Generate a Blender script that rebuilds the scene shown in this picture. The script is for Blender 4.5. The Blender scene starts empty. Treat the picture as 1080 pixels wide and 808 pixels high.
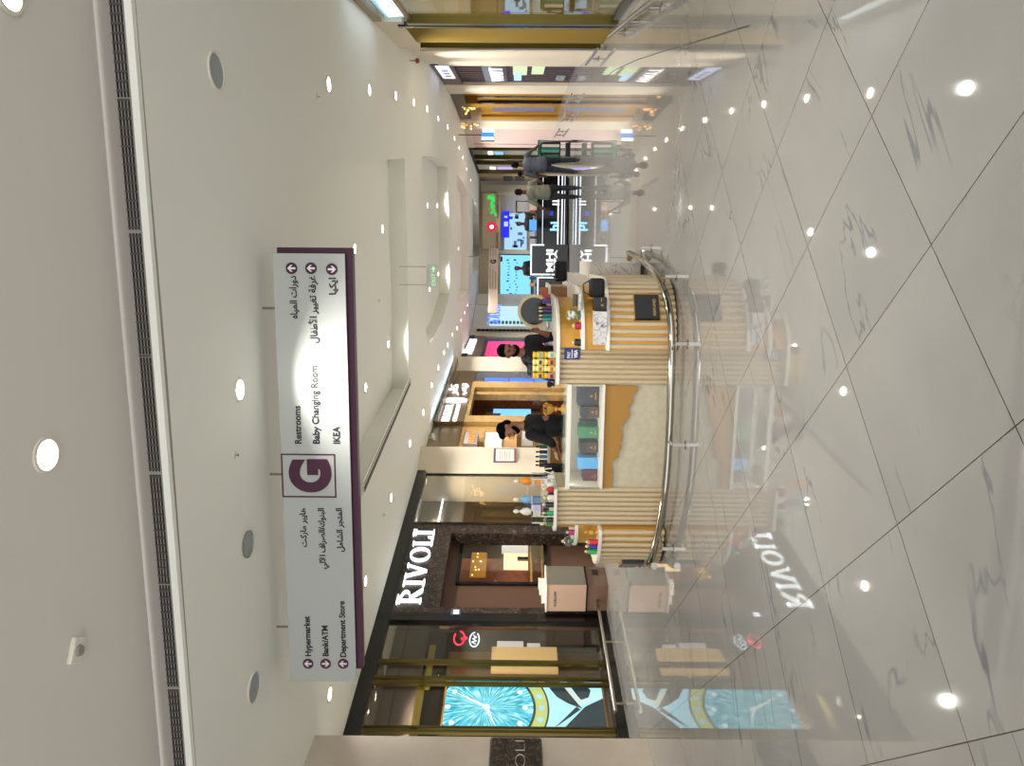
import bpy, bmesh, math, random
from mathutils import Vector, Matrix
random.seed(7)
PI = math.pi
scene = bpy.context.scene
C = scene.collection

# ------------------------------------------------------------------ camera geometry
FPX, PIT, ROL, H = 724.0, .0048, .008, 1.58      # focal length in px of the 1080 wide frame, pitch, roll, eye height
def ray(px, py):
    up = (808 - py) - 404; vp = px - 540
    c, s = math.cos(ROL), math.sin(ROL)
    X = up * c + vp * s; V = -up * s + vp * c
    cp, sp = math.cos(PIT), math.sin(PIT)
    Y = FPX * cp + V * sp; Z = FPX * sp - V * cp
    return X / Y, Z / Y
def at(px, py, y):
    a, b = ray(px, py); return Vector((a * y, y, H + b * y))
def hz(px, py, z=0.):
    a, b = ray(px, py); return at(px, py, (z - H) / b)

class Fr:
    """vertical plane frame: x to the viewer's right along it, y away from the viewer, z up"""
    def __init__(s, P, Q):
        s.O = Vector((P[0], P[1], 0)); d = Vector((Q[0] - P[0], Q[1] - P[1], 0)); s.L = d.length
        s.a = math.atan2(d.y, d.x); s.d = d.normalized(); s.n = Vector((-s.d.y, s.d.x, 0))
    def px(s, px, py, off=0.):
        a, b = ray(px, py); r = Vector((a, 1, 0)); o = s.O + s.n * off
        t = o.dot(s.n) / r.dot(s.n)
        p = r * t
        return ((p - s.O).dot(s.d), H + b * t)
    def w(s, x, y=0., z=0.):
        return s.O + s.d * x + s.n * y + Vector((0, 0, z))
    def sub(s, x, y=0., rz=0.):
        p = s.w(x, y); f = Fr((p.x, p.y), (p.x + math.cos(s.a + rz), p.y + math.sin(s.a + rz))); return f

# ------------------------------------------------------------------ objects
def tag(o, label=None, cat=None, group=None, kind=None):
    if label: o['label'] = label
    if cat: o['category'] = cat
    if group: o['group'] = group
    if kind: o['kind'] = kind
    return o
def empty(name, loc, rz=0., label=None, cat=None, group=None):
    o = bpy.data.objects.new(name, None); C.objects.link(o)
    o.location = loc; o.rotation_euler = (0, 0, rz); o.empty_display_size = .1
    return tag(o, label, cat, group)
def thing(name, fr, x, y, z, label, cat, group=None, rz=0.):
    return empty(name, fr.w(x, y, z), fr.a + rz, label, cat, group)
def kids(o): return [k for k in C.objects if k.parent == o]
def dup(root, loc, rz=None, label=None, group=None):
    r = root.copy(); C.objects.link(r); r.location = loc
    if rz is not None: r.rotation_euler = (0, 0, rz)
    if label: r['label'] = label
    if group: r['group'] = group
    for ch in list(root.children):
        c = ch.copy(); C.objects.link(c); c.parent = r
        for g in list(ch.children):
            d = g.copy(); C.objects.link(d); d.parent = c
    return r

class MB:
    def __init__(s): s.bm = bmesh.new(); s.T = Matrix.Identity(4)
    def add(s, vs, fs):
        v = [s.bm.verts.new(s.T @ Vector(p)) for p in vs]
        for f in fs:
            try: s.bm.faces.new([v[i] for i in f])
            except ValueError: pass
        return s
    def box(s, x0, x1, y0, y1, z0, z1):
        if x0 > x1: x0, x1 = x1, x0
        if y0 > y1: y0, y1 = y1, y0
        if z0 > z1: z0, z1 = z1, z0
        return s.add([(x0,y0,z0),(x1,y0,z0),(x1,y1,z0),(x0,y1,z0),(x0,y0,z1),(x1,y0,z1),(x1,y1,z1),(x0,y1,z1)],
                     [(0,3,2,1),(4,5,6,7),(0,1,5,4),(1,2,6,5),(2,3,7,6),(3,0,4,7)])
    def cyl(s, p0, p1, r0, r1=None, n=16):
        r1 = r0 if r1 is None else r1
        p0, p1 = Vector(p0), Vector(p1); d = (p1 - p0).normalized()
        u = d.orthogonal().normalized(); w = d.cross(u)
        vs = []
        for p, r in ((p0, r0), (p1, r1)):
            for k in range(n):
                a = 2 * PI * k / n; vs.append(p + (u * math.cos(a) + w * math.sin(a)) * r)
        fs = [(k, (k + 1) % n, n + (k + 1) % n, n + k) for k in range(n)] + [tuple(reversed(range(n))), tuple(range(n, 2 * n))]
        return s.add(vs, fs)
    def lathe(s, prof, c=(0, 0, 0), n=20, sx=1., sy=1.):
        vs, fs = [], []; m = len(prof)
        for r, z in prof:
            for k in range(n):
                a = 2 * PI * k / n; vs.append((c[0] + r * math.cos(a) * sx, c[1] + r * math.sin(a) * sy, c[2] + z))
        for j in range(m - 1):
            for k in range(n): fs.append((j*n + k, j*n + (k+1) % n, (j+1)*n + (k+1) % n, (j+1)*n + k))
        fs.append(tuple(reversed(range(n)))); fs.append(tuple(range((m-1)*n, m*n)))
        return s.add(vs, fs)
    def tube(s, pts, r, n=8, closed=False):
        pts = [Vector(p) for p in pts]; m = len(pts); vs, fs = [], []; u = None
        for i, p in enumerate(pts):
            a = pts[i-1] if i or closed else p; b = pts[(i+1) % m] if i < m-1 or closed else p
            t = (b - a).normalized()
            if u is None: u = t.orthogonal().normalized()
            u = (u - t * u.dot(t)).normalized(); w = t.cross(u)
            rr = r[i] if isinstance(r, (list, tuple)) else r
            for k in range(n):
                q = 2*PI*k/n; vs.append(p + (u*math.cos(q) + w*math.sin(q))*rr)
        for i in range(m if closed else m-1):
            j = (i+1) % m
            for k in range(n): fs.append((i*n+k, i*n+(k+1) % n, j*n+(k+1) % n, j*n+k))
        if not closed: fs += [tuple(reversed(range(n))), tuple(range((m-1)*n, m*n))]
        return s.add(vs, fs)
    def prism(s, poly, z0, z1):                      # polygon in xy, up
        n = len(poly)
        return s.add([(x, y, z0) for x, y in poly] + [(x, y, z1) for x, y in poly],
                     [tuple(reversed(range(n))), tuple(range(n, 2*n))] + [(k, (k+1) % n, n+(k+1) % n, n+k) for k in range(n)])
    def wprism(s, poly, y0, y1):                     # polygon in xz, thickness along y
        n = len(poly)
        return s.add([(x, y0, z) for x, z in poly] + [(x, y1, z) for x, z in poly],
                     [tuple(range(n)), tuple(reversed(range(n, 2*n)))] + [((k+1) % n, k, n+k, n+(k+1) % n) for k in range(n)])
    def ring(s, cx, cz, ro, ri, y0, y1, n=32, sx=1.):    # annulus in xz
        vs, fs = [], []
        for r, y in ((ro, y0), (ri, y0), (ro, y1), (ri, y1)):
            for k in range(n):
                a = 2*PI*k/n; vs.append((cx + r*sx*math.cos(a), y, cz + r*math.sin(a)))
        for k in range(n):
            j = (k+1) % n
            fs += [(k, j, n+j, n+k), (2*n+j, 2*n+k, 3*n+k, 3*n+j), (j, k, 2*n+k, 2*n+j), (n+k, n+j, 3*n+j, 3*n+k)]
        return s.add(vs, fs)
    def ball(s, c, r, n=12, R=None):
        c = Vector(c); r = Vector(r) if isinstance(r, (tuple, list)) else Vector((r, r, r)); m = n // 2 + 2
        vs, fs = [c + (R @ Vector((0, 0, -r.z)) if R else Vector((0, 0, -r.z)))], []
        for j in range(1, m):
            t = -PI/2 + PI*j/m
            for k in range(n):
                a = 2*PI*k/n; v = Vector((r.x*math.cos(t)*math.cos(a), r.y*math.cos(t)*math.sin(a), r.z*math.sin(t)))
                vs.append(c + (R @ v if R else v))
        vs.append(c + (R @ Vector((0, 0, r.z)) if R else Vector((0, 0, r.z)))); L = len(vs) - 1
        for k in range(n): fs.append((0, 1+(k+1) % n, 1+k)); fs.append((L, L-n+k, L-n+(k+1) % n))
        for j in range(m-2):
            for k in range(n): fs.append((1+j*n+k, 1+j*n+(k+1) % n, 1+(j+1)*n+(k+1) % n, 1+(j+1)*n+k))
        return s.add(vs, fs)
    def cap(s, p0, r0, p1, r1, n=12):                # tapered capsule
        s.cyl(p0, p1, r0, r1, n); s.ball(p0, r0, n); s.ball(p1, r1, n); return s
    def chain(s, pts, n=12):                         # [(p, r), ...]
        for (a, ra), (b, rb) in zip(pts, pts[1:]): s.cap(a, ra, b, rb, n)
        return s
    def build(s, name, mat, parent=None, smooth=False, bevel=0., loc=None, rot=None, fuse=0., relax=4):
        me = bpy.data.meshes.new(name)
        bmesh.ops.recalc_face_normals(s.bm, faces=s.bm.faces[:])
        s.bm.to_mesh(me); s.bm.free()
        o = bpy.data.objects.new(name, me); C.objects.link(o)
        if mat: me.materials.append(mat)
        if parent: o.parent = parent
        if loc is not None: o.location = loc
        if rot is not None: o.rotation_euler = rot
        mods = []
        if fuse:
            m = o.modifiers.new('r', 'REMESH'); m.mode = 'VOXEL'; m.voxel_size = fuse
            m = o.modifiers.new('s', 'SMOOTH'); m.iterations = relax; m.factor = .5; mods = 1
        if bevel:
            m = o.modifiers.new('b', 'BEVEL'); m.width = bevel; m.segments = 2; m.limit_method = 'ANGLE'; mods = 1
        if mods:
            dg = bpy.context.evaluated_depsgraph_get()
            nm = bpy.data.meshes.new_from_object(o.evaluated_get(dg))
            o.modifiers.clear(); o.data = nm; nm.name = name
            if mat and not nm.materials: nm.materials.append(mat)
            bpy.data.meshes.remove(me); me = nm
        if smooth or fuse:
            me.polygons.foreach_set('use_smooth', [True]*len(me.polygons)); me.update()
            if not fuse:
                try: me.set_sharp_from_angle(angle=math.radians(40))
                except Exception: pass
        return o

# ------------------------------------------------------------------ materials
MATS = {}
def lin(c):
    if isinstance(c, str):
        c = tuple(int(c[i:i+2], 16)/255 for i in (0, 2, 4))
        return tuple((x/12.92 if x <= .04045 else ((x+.055)/1.055)**2.4) for x in c)
    return c
def mat(name, col, rough=.5, metal=0., emit=0., ecol=None, coat=0., bump=0., noise=None, alpha=1., spec=None, trans=0.):
    m = bpy.data.materials.new(name); m.use_nodes = True; nt = m.node_tree; b = nt.nodes['Principled BSDF']
    c = lin(col); b.inputs['Base Color'].default_value = (*c, 1); b.inputs['Roughness'].default_value = rough
    b.inputs['Metallic'].default_value = metal; b.inputs['Coat Weight'].default_value = coat
    if spec is not None: b.inputs['Specular IOR Level'].default_value = spec
    if trans: b.inputs['Transmission Weight'].default_value = trans
    if emit:
        b.inputs['Emission Color'].default_value = (*lin(ecol or col), 1); b.inputs['Emission Strength'].default_value = emit
    if noise or bump:
        tc = nt.nodes.new('ShaderNodeTexCoord'); n = nt.nodes.new('ShaderNodeTexNoise')
        n.inputs['Scale'].default_value = noise[1] if noise else 60; n.inputs['Detail'].default_value = 5
        nt.links.new(tc.outputs['Object'], n.inputs['Vector'])
        if noise:
            r = nt.nodes.new('ShaderNodeValToRGB'); c2 = lin(noise[0])
            r.color_ramp.elements[0].position = .35; r.color_ramp.elements[1].position = .68
            r.color_ramp.elements[0].color = (*c, 1); r.color_ramp.elements[1].color = (*c2, 1)
            nt.links.new(n.outputs['Fac'], r.inputs['Fac']); nt.links.new(r.outputs['Color'], b.inputs['Base Color'])
        if bump:
            bp = nt.nodes.new('ShaderNodeBump'); bp.inputs['Strength'].default_value = bump; bp.inputs['Distance'].default_value = .01
            nt.links.new(n.outputs['Fac'], bp.inputs['Height']); nt.links.new(bp.outputs['Normal'], b.inputs['Normal'])
    MATS[name] = m; return m
def glassmat(name, tint=(.93, .96, .95), base=.035, gain=.75):
    m = bpy.data.materials.new(name); m.use_nodes = True; nt = m.node_tree; nt.nodes.clear(); N = nt.nodes; L = nt.links
    o = N.new('ShaderNodeOutputMaterial'); mx = N.new('ShaderNodeMixShader')
    t = N.new('ShaderNodeBsdfTransparent'); g = N.new('ShaderNodeBsdfGlossy'); f = N.new('ShaderNodeLayerWeight')
    f.inputs['Blend'].default_value = .5
    p = N.new('ShaderNodeMath'); p.operation = 'POWER'; L.new(f.outputs['Facing'], p.inputs[0]); p.inputs[1].default_value = 4.5
    q = N.new('ShaderNodeMath'); q.operation = 'MULTIPLY_ADD'; L.new(p.outputs[0], q.inputs[0]); q.inputs[1].default_value = gain; q.inputs[2].default_value = base
    t.inputs['Color'].default_value = (*tint, 1); g.inputs['Roughness'].default_value = .01; g.inputs['Color'].default_value = (.95, 1, .97, 1)
    L.new(q.outputs[0], mx.inputs[0]); L.new(t.outputs[0], mx.inputs[1]); L.new(g.outputs[0], mx.inputs[2])
    L.new(mx.outputs[0], o.inputs['Surface']); MATS[name] = m; return m
def marble(name, base, vein, scale, rough=.15, width=.03, extra=None, dist=3.):
    m = bpy.data.materials.new(name); m.use_nodes = True; nt = m.node_tree; b = nt.nodes['Principled BSDF']; N = nt.nodes; Lk = nt.links
    tc = N.new('ShaderNodeTexCoord'); n = N.new('ShaderNodeTexNoise'); n.inputs['Scale'].default_value = scale
    n.inputs['Detail'].default_value = 8; n.inputs['Distortion'].default_value = dist
    Lk.new(tc.outputs['Object'], n.inputs['Vector'])
    r = N.new('ShaderNodeValToRGB'); e = r.color_ramp.elements; e[0].position = .5 - width; e[1].position = .5 + width
    e[0].color = (*lin(base), 1); e[1].color = (*lin(extra or base), 1); k = e.new(.5); k.color = (*lin(vein), 1)
    Lk.new(n.outputs['Fac'], r.inputs['Fac']); Lk.new(r.outputs['Color'], b.inputs['Base Color'])
    b.inputs['Roughness'].default_value = rough; MATS[name] = m; return m

M_white = mat('white_paint', 'E4DED2', .6)
M_ceil = mat('ceiling_paint', 'ECECE2', .75)
M_cream = mat('cream_wall', 'D8CCB6', .45)
M_pink = mat('blush_wall', 'D6BFB4', .5)
M_black = mat('black_gloss', '0B0A0B', .18)
M_blackm = mat('black_matte', '0D0C0E', .6)
M_gold = mat('gold_metal', 'A88A3A', .28, .9)
M_mull = mat('bronze_gold_bar', '5E5228', .28, .9)
M_goldw = mat('gold_panel', 'C4923C', .4, .3)
M_bronze = mat('bronze_panel', '8A744F', .32, .7)
M_wood = mat('oak_wood', 'A9783F', .45, noise=('8A5A2A', 9))
M_woodr = mat('red_wood', '7A3F1E', .45, noise=('5A2C14', 9))
M_steel = mat('brushed_steel', 'A9A49C', .22, 1.)
M_dsteel = mat('dark_steel', '5B5854', .3, 1.)
M_glass = glassmat('clear_glass', (.975, .985, .98))
M_dmarble = marble('emperador_marble', '140E0B', '7E6A56', 8., .3, .018, '251A14', .9)
M_wmarble = marble('white_marble', 'CFCAC2', '8E8A88', 3.2, .2, .02)
M_beige = mat('beige_stone', 'CABFB1', .09, noise=('C2B6A7', 3))
M_lamp = mat('lamp_glow', 'FFFFFF', .5, emit=14., ecol='FFF2DC')
M_led = mat('sign_white_glow', 'FFFFFF', .5, emit=1.6, ecol='F4F8FF')
M_sgn = mat('shop_letter_glow', 'FFFFFF', .5, emit=.75, ecol='F4F6FF')
M_slab = mat('white_quartz', 'E2DCCD', .22)
M_rib = mat('cream_fluted', 'BFAC8A', .42)
M_plum = mat('plum_paint', '471A36', .35)
M_alu = mat('silver_sign_face', 'B6B9B4', .55, 0., spec=.25)
M_ink = mat('dark_lettering', '1B171A', .5)
M_skin = mat('skin', '8C5A43', .5)
M_hair = mat('black_hair', '080605', .9, spec=.15)
M_shirtb = mat('black_cloth', '121214', .8, bump=.3)
# ------------------------------------------------------------------ text
ISO = {}
def _ar():
    # isolated, final, initial, medial
    t = {'ا':'FE8D FE8E FE8D FE8E','أ':'FE83 FE84 FE83 FE84','آ':'FE81 FE82 FE81 FE82','ب':'FE8F FE90 FE91 FE92','ة':'FE93 FE94 FE93 FE94',
         'ت':'FE95 FE96 FE97 FE98','ج':'FE9D FE9E FE9F FEA0','د':'FEA9 FEAA FEA9 FEAA','ر':'FEAD FEAE FEAD FEAE','ش':'FEB5 FEB6 FEB7 FEB8',
         'ص':'FEB9 FEBA FEBB FEBC','ط':'FEC1 FEC2 FEC3 FEC4','غ':'FECD FECE FECF FED0','ف':'FED1 FED2 FED3 FED4','ك':'FED9 FEDA FEDB FEDC',
         'ل':'FEDD FEDE FEDF FEE0','م':'FEE1 FEE2 FEE3 FEE4','ن':'FEE5 FEE6 FEE7 FEE8','ه':'FEE9 FEEA FEEB FEEC','و':'FEED FEEE FEED FEEE',
         'ي':'FEF1 FEF2 FEF3 FEF4','س':'FEB1 FEB2 FEB3 FEB4','ق':'FED5 FED6 FED7 FED8','ح':'FEA1 FEA2 FEA3 FEA4'}
    return {k: [chr(int(x, 16)) for x in v.split()] for k, v in t.items()}
AR = _ar(); NOJOIN = 'اأآةدرو'
LIG = {'لا': ('\uFEFB', '\uFEFC'), 'لأ': ('\uFEF7', '\uFEF8'), 'لآ': ('\uFEF5', '\uFEF6')}
def arabic(s):
    out = []; i = 0; prev = False
    while i < len(s):
        two = s[i:i+2]
        if two in LIG:
            out.append(LIG[two][1 if prev else 0]); prev = False; i += 2; continue
        ch = s[i]
        if ch not in AR: out.append(ch); prev = False; i += 1; continue
        nxt = i+1 < len(s) and s[i+1] in AR and ch not in NOJOIN
        f = AR[ch]; out.append(f[3] if prev and nxt else f[1] if prev else f[2] if nxt else f[0])
        prev = ch not in NOJOIN; i += 1
    return ''.join(reversed(out))
def text(name, body, m, parent, x, y, z, h, width=None, ext=.006, bold=0., anchor='l', space=1., facing=0.):
    """lettering in the local xz plane, facing -y; h = overall line height of capitals"""
    c = bpy.data.curves.new(name, 'FONT'); c.body = body; c.size = h / .72; c.extrude = ext; c.offset = bold; c.space_character = space
    o = bpy.data.objects.new(name, c); C.objects.link(o)
    dg = bpy.context.evaluated_depsgraph_get(); me = bpy.data.meshes.new_from_object(o.evaluated_get(dg))
    bpy.data.objects.remove(o); bpy.data.curves.remove(c)
    xs = [v.co.x for v in me.vertices] or [0]; w = max(xs) - min(xs) or 1; k = (width / w) if width else 1.
    x0 = {'l': min(xs), 'r': max(xs), 'c': (min(xs) + max(xs)) / 2}[anchor]
    for v in me.vertices: v.co = Vector(((v.co.x - x0) * k, -v.co.z, v.co.y))
    if facing:
        R = Matrix.Rotation(facing, 4, 'Z'); me.transform(R)
    me.materials.clear(); me.materials.append(m); me.name = name
    o = bpy.data.objects.new(name, me); C.objects.link(o); o.location = (x, y - ext, z)
    if parent: o.parent = parent
    return o

def struct(name, mb, m, **k):
    o = mb.build(name, m, **k); o['kind'] = 'structure'; return o

# ------------------------------------------------------------------ floor material: 0.8 m marble tiles laid on the diagonal
def floor_material():
    m = bpy.data.materials.new('floor_marble_tiles'); m.use_nodes = True; nt = m.node_tree; N = nt.nodes; L = nt.links; b = N['Principled BSDF']
    tc = N.new('ShaderNodeTexCoord'); mp = N.new('ShaderNodeMapping'); mp.vector_type = 'TEXTURE'
    mp.inputs['Location'].default_value = (.7614*H, 1.9429*H, 0); mp.inputs['Rotation'].default_value = (0, 0, math.radians(33.99))
    mp.inputs['Scale'].default_value = (.8, .8, 1)
    L.new(tc.outputs['Object'], mp.inputs['Vector'])
    sx = N.new('ShaderNodeSeparateXYZ'); L.new(mp.outputs[0], sx.inputs[0])
    def mth(op, a, bb=None, c=None):
        n = N.new('ShaderNodeMath'); n.operation = op
        for i, v in enumerate((a, bb, c)):
            if v is None: continue
            if isinstance(v, (int, float)): n.inputs[i].default_value = v
            else: L.new(v, n.inputs[i])
        return n.outputs[0]
    gs = []; cells = []
    for k in ('X', 'Y'):
        fr = mth('FRACT', sx.outputs[k]); d = mth('MINIMUM', fr, mth('SUBTRACT', 1., fr)); gs.append(d); cells.append(mth('FLOOR', sx.outputs[k]))
    grout = mth('LESS_THAN', mth('MINIMUM', *gs), .0030)
    cmb = N.new('ShaderNodeCombineXYZ'); L.new(cells[0], cmb.inputs[0]); L.new(cells[1], cmb.inputs[1])
    wn = N.new('ShaderNodeTexWhiteNoise'); L.new(cmb.outputs[0], wn.inputs['Vector'])
    # veins: each tile takes its own piece of the stone
    off = N.new('ShaderNodeVectorMath'); off.operation = 'MULTIPLY_ADD'; L.new(wn.outputs['Color'], off.inputs[0])
    off.inputs[1].default_value = (37, 37, 37); L.new(mp.outputs[0], off.inputs[2])
    st = N.new('ShaderNodeMapping'); st.inputs['Rotation'].default_value = (0, 0, .5); st.inputs['Scale'].default_value = (.4, 1.9, 1); L.new(off.outputs[0], st.inputs[0])
    n = N.new('ShaderNodeTexNoise'); n.inputs['Scale'].default_value = .6; n.inputs['Detail'].default_value = 5; n.inputs['Distortion'].default_value = .9; n.inputs['Roughness'].default_value = .55
    L.new(st.outputs[0], n.inputs['Vector'])
    v = mth('ABSOLUTE', mth('SUBTRACT', n.outputs['Fac'], .5))
    vein = mth('SUBTRACT', 1., mth('MINIMUM', mth('DIVIDE', v, .009), 1.))
    n2 = N.new('ShaderNodeTexNoise'); n2.inputs['Scale'].default_value = 1.5; n2.inputs['Detail'].default_value = 3; L.new(off.outputs[0], n2.inputs['Vector'])
    msk = mth('MULTIPLY', mth('MAXIMUM', mth('SUBTRACT', n2.outputs['Fac'], .49), 0.), 7.)
    vein = mth('MINIMUM', mth('MULTIPLY', vein, msk), .6)
    n3 = N.new('ShaderNodeTexNoise'); n3.inputs['Scale'].default_value = 1.2; n3.inputs['Detail'].default_value = 4; L.new(off.outputs[0], n3.inputs['Vector'])
    r = N.new('ShaderNodeValToRGB'); r.color_ramp.elements[0].position = .3; r.color_ramp.elements[1].position = .75
    r.color_ramp.elements[0].color = (*lin('787672'), 1); r.color_ramp.elements[1].color = (*lin('807E79'), 1); L.new(n3.outputs['Fac'], r.inputs['Fac'])
    m1 = N.new('ShaderNodeMix'); m1.data_type = 'RGBA'; L.new(vein, m1.inputs['Factor']); L.new(r.outputs['Color'], m1.inputs['A']); m1.inputs['B'].default_value = (*lin('4A4E55'), 1)
    m2 = N.new('ShaderNodeMix'); m2.data_type = 'RGBA'; L.new(grout, m2.inputs['Factor']); L.new(m1.outputs['Result'], m2.inputs['A']); m2.inputs['B'].default_value = (*lin('3A322C'), 1)
    L.new(m2.outputs['Result'], b.inputs['Base Color'])
    b.inputs['Roughness'].default_value = .032; b.inputs['IOR'].default_value = 1.85
    # slight unevenness from tile to tile
    nb = N.new('ShaderNodeTexNoise'); nb.inputs['Scale'].default_value = 3.; nb.inputs['Detail'].default_value = 1; L.new(off.outputs[0], nb.inputs['Vector'])
    bp = N.new('ShaderNodeBump'); bp.inputs['Strength'].default_value = .022; bp.inputs['Distance'].default_value = .01
    L.new(nb.outputs['Fac'], bp.inputs['Height']); L.new(bp.outputs['Normal'], b.inputs['Normal'])
    return m
M_floor = floor_material()
struct('floor', MB().box(-14, 22, -3, 56, -.12, 0), M_floor)

# border joint in the floor near the right shopfronts
pts = [hz(*p) for p in ((790, 27), (745, 41), (700, 54), (672, 63), (648, 74), (636, 84))]
mb = MB()
for a, b_ in zip(pts, pts[1:]):
    d = (b_ - a).normalized(); n_ = Vector((-d.y, d.x, 0)) * .006
    mb.add([a-n_+Vector((0,0,.0012)), b_-n_+Vector((0,0,.0012)), b_+n_+Vector((0,0,.0012)), a+n_+Vector((0,0,.0012))], [(0,1,2,3)])
struct('trim_1', mb, M_blackm)

# ------------------------------------------------------------------ ceiling
ZC, ZR, ZN = 3.9, 4.25, 4.15
def smooth_poly(pts, it=3, keep=0):
    for _ in range(it):
        q = []
        for i in range(len(pts)):
            a, b = Vector(pts[i]), Vector(pts[(i+1) % len(pts)]); q += [tuple(a*.82 + b*.18), tuple(a*.18 + b*.82)]
        pts = q
    return pts
def V2(p): return (p.x, p.y)
rec1 = [V2(hz(325, 200, ZC)), V2(hz(340, 187, ZC)), V2(hz(358, 178, ZC)), V2(hz(380, 173, ZC)), V2(hz(400, 169, ZC)), V2(hz(427, 167, ZC)),
        V2(hz(430, 300, ZC)), V2(hz(431, 410, ZC)), V2(hz(405, 460, ZC)), V2(hz(380, 528, ZC)), V2(hz(340, 610, ZC)), V2(hz(322, 600, ZC)), V2(hz(321, 400, ZC))]
rec2 = [V2(hz(445, 165, ZC)), V2(hz(455, 165, ZC)), V2(hz(466, 169, ZC)), V2(hz(472, 176, ZC)), V2(hz(474, 250, ZC)), V2(hz(474, 310, ZC)), V2(hz(466, 340, ZC)),
        V2(hz(452, 365, ZC)), V2(hz(446.5, 330, ZC)), V2(hz(445.5, 250, ZC))]
rec3 = [V2(hz(482, 184, ZC)), V2(hz(489, 193, ZC)), V2(hz(494, 206, ZC)), V2(hz(495, 260, ZC)), V2(hz(494, 306, ZC)), V2(hz(483, 318, ZC)), V2(hz(482, 250, ZC))]
rec4 = [V2(hz(498, 208, ZC)), V2(hz(505, 226, ZC)), V2(hz(506, 260, ZC)), V2(hz(504, 285, ZC)), V2(hz(499, 290, ZC))]
E0, E1, E2 = hz(143, 0, ZC), hz(177, 404, ZC), hz(207, 808, ZC)
de = (E2 - E0).normalized(); EL = E0 - de*14; ER = E2 + de*14        # edge of the main ceiling towards the camera, drawn out both ways
outer = [(EL.x, EL.y), (E0.x, E0.y), (E1.x, E1.y), (E2.x, E2.y), (ER.x, ER.y), (-16, 56), (22, 56)]
def filled(loops, z):
    cu = bpy.data.curves.new('c', 'CURVE'); cu.dimensions = '2D'; cu.fill_mode = 'BOTH'
    for lp in loops:
        sp = cu.splines.new('POLY'); sp.points.add(len(lp)-1); sp.use_cyclic_u = True
        for i, p in enumerate(lp): sp.points[i].co = (p[0], p[1], 0, 1)
    o = bpy.data.objects.new('c', cu); C.objects.link(o)
    dg = bpy.context.evaluated_depsgraph_get(); me = bpy.data.meshes.new_from_object(o.evaluated_get(dg))
    bpy.data.objects.remove(o)
    mb = MB(); mb.bm.from_mesh(me); bmesh.ops.translate(mb.bm, verts=mb.bm.verts[:], vec=(0, 0, z)); return mb
cm = filled([outer, rec1, rec2, rec3, rec4], ZC)
for rc in (rec1, rec2, rec3, rec4):                                  # coffer sides and raised panels
    n = len(rc)
    cm.add([(x, y, ZC) for x, y in rc] + [(x, y, ZR) for x, y in rc], [(k, (k+1) % n, n+(k+1) % n, n+k) for k in range(n)] + [tuple(range(n, 2*n))])
struct('ceiling', cm, M_ceil)
# raised ceiling over the foreground, with the fascia stepping down to the main ceiling
NL, NR = EL, ER
nb_ = MB(); n_ = Vector((-de.y, de.x, 0));  n_ = -n_ if n_.y > 0 else n_   # towards the camera
off = n_ * .02
nb_.add([(NL.x+off.x, NL.y+off.y, ZN), (NR.x+off.x, NR.y+off.y, ZN), (NR.x+n_.x*7, NR.y+n_.y*7, ZN), (NL.x+n_.x*7, NL.y+n_.y*7, ZN)], [(0, 1, 2, 3)])
struct('ceiling.001', nb_, mat('ceiling_paint_grey', 'DDD7CE', .75))
FE = Fr((ER.x, ER.y), (EL.x, EL.y))                                   # fascia frame (x to the right, y away)
struct('trim_2', MB().box(0, FE.L, 0, .15, ZC+.001, ZN+.05), mat('fascia_shade_grey', '958E86', .75), loc=FE.O, rot=(0, 0, FE.a))  # darker grey puts the shade of the ceiling step into the fascia colour

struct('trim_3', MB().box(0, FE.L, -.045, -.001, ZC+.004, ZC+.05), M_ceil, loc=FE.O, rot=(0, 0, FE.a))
# ------------------------------------------------------------------ walls (set behind the shopfronts)
LW = [hz(362, 775, ZC), hz(440, 498, ZC), hz(445, 470, ZC), hz(490, 345, ZC), hz(500, 330, ZC), Vector((4.3, 43.5, 3.9))]
RW = [hz(372, 0, ZC), hz(432, 62, ZC), hz(453, 68, ZC), hz(472, 97, ZC), hz(485, 125, ZC), hz(497, 165, ZC), Vector((12.6, 43.5, 3.9))]
def wall_poly(name, pts, back, m, side):
    mb = MB(); q = []
    for i, p in enumerate(pts):
        a = pts[max(i-1, 0)]; b = pts[min(i+1, len(pts)-1)]; d = (b - a); d.z = 0; d.normalize(); n = Vector((-d.y, d.x, 0)) * side
        q.append((p + n*back, p + n*(back+.15)))
    for (a, a2), (b, b2) in zip(q, q[1:]):
        mb.prism([(a.x, a.y), (b.x, b.y), (b2.x, b2.y), (a2.x, a2.y)], 0, ZR + .2)
    struct(name, mb, m)
wall_poly('wall_left', LW, 2.6, M_cream, 1)
wall_poly('wall_right', RW, 2.6, M_cream, -1)
struct('wall_far', MB().box(3.4, 18, 48.2, 48.5, 0, ZR+.2), M_cream)
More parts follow.
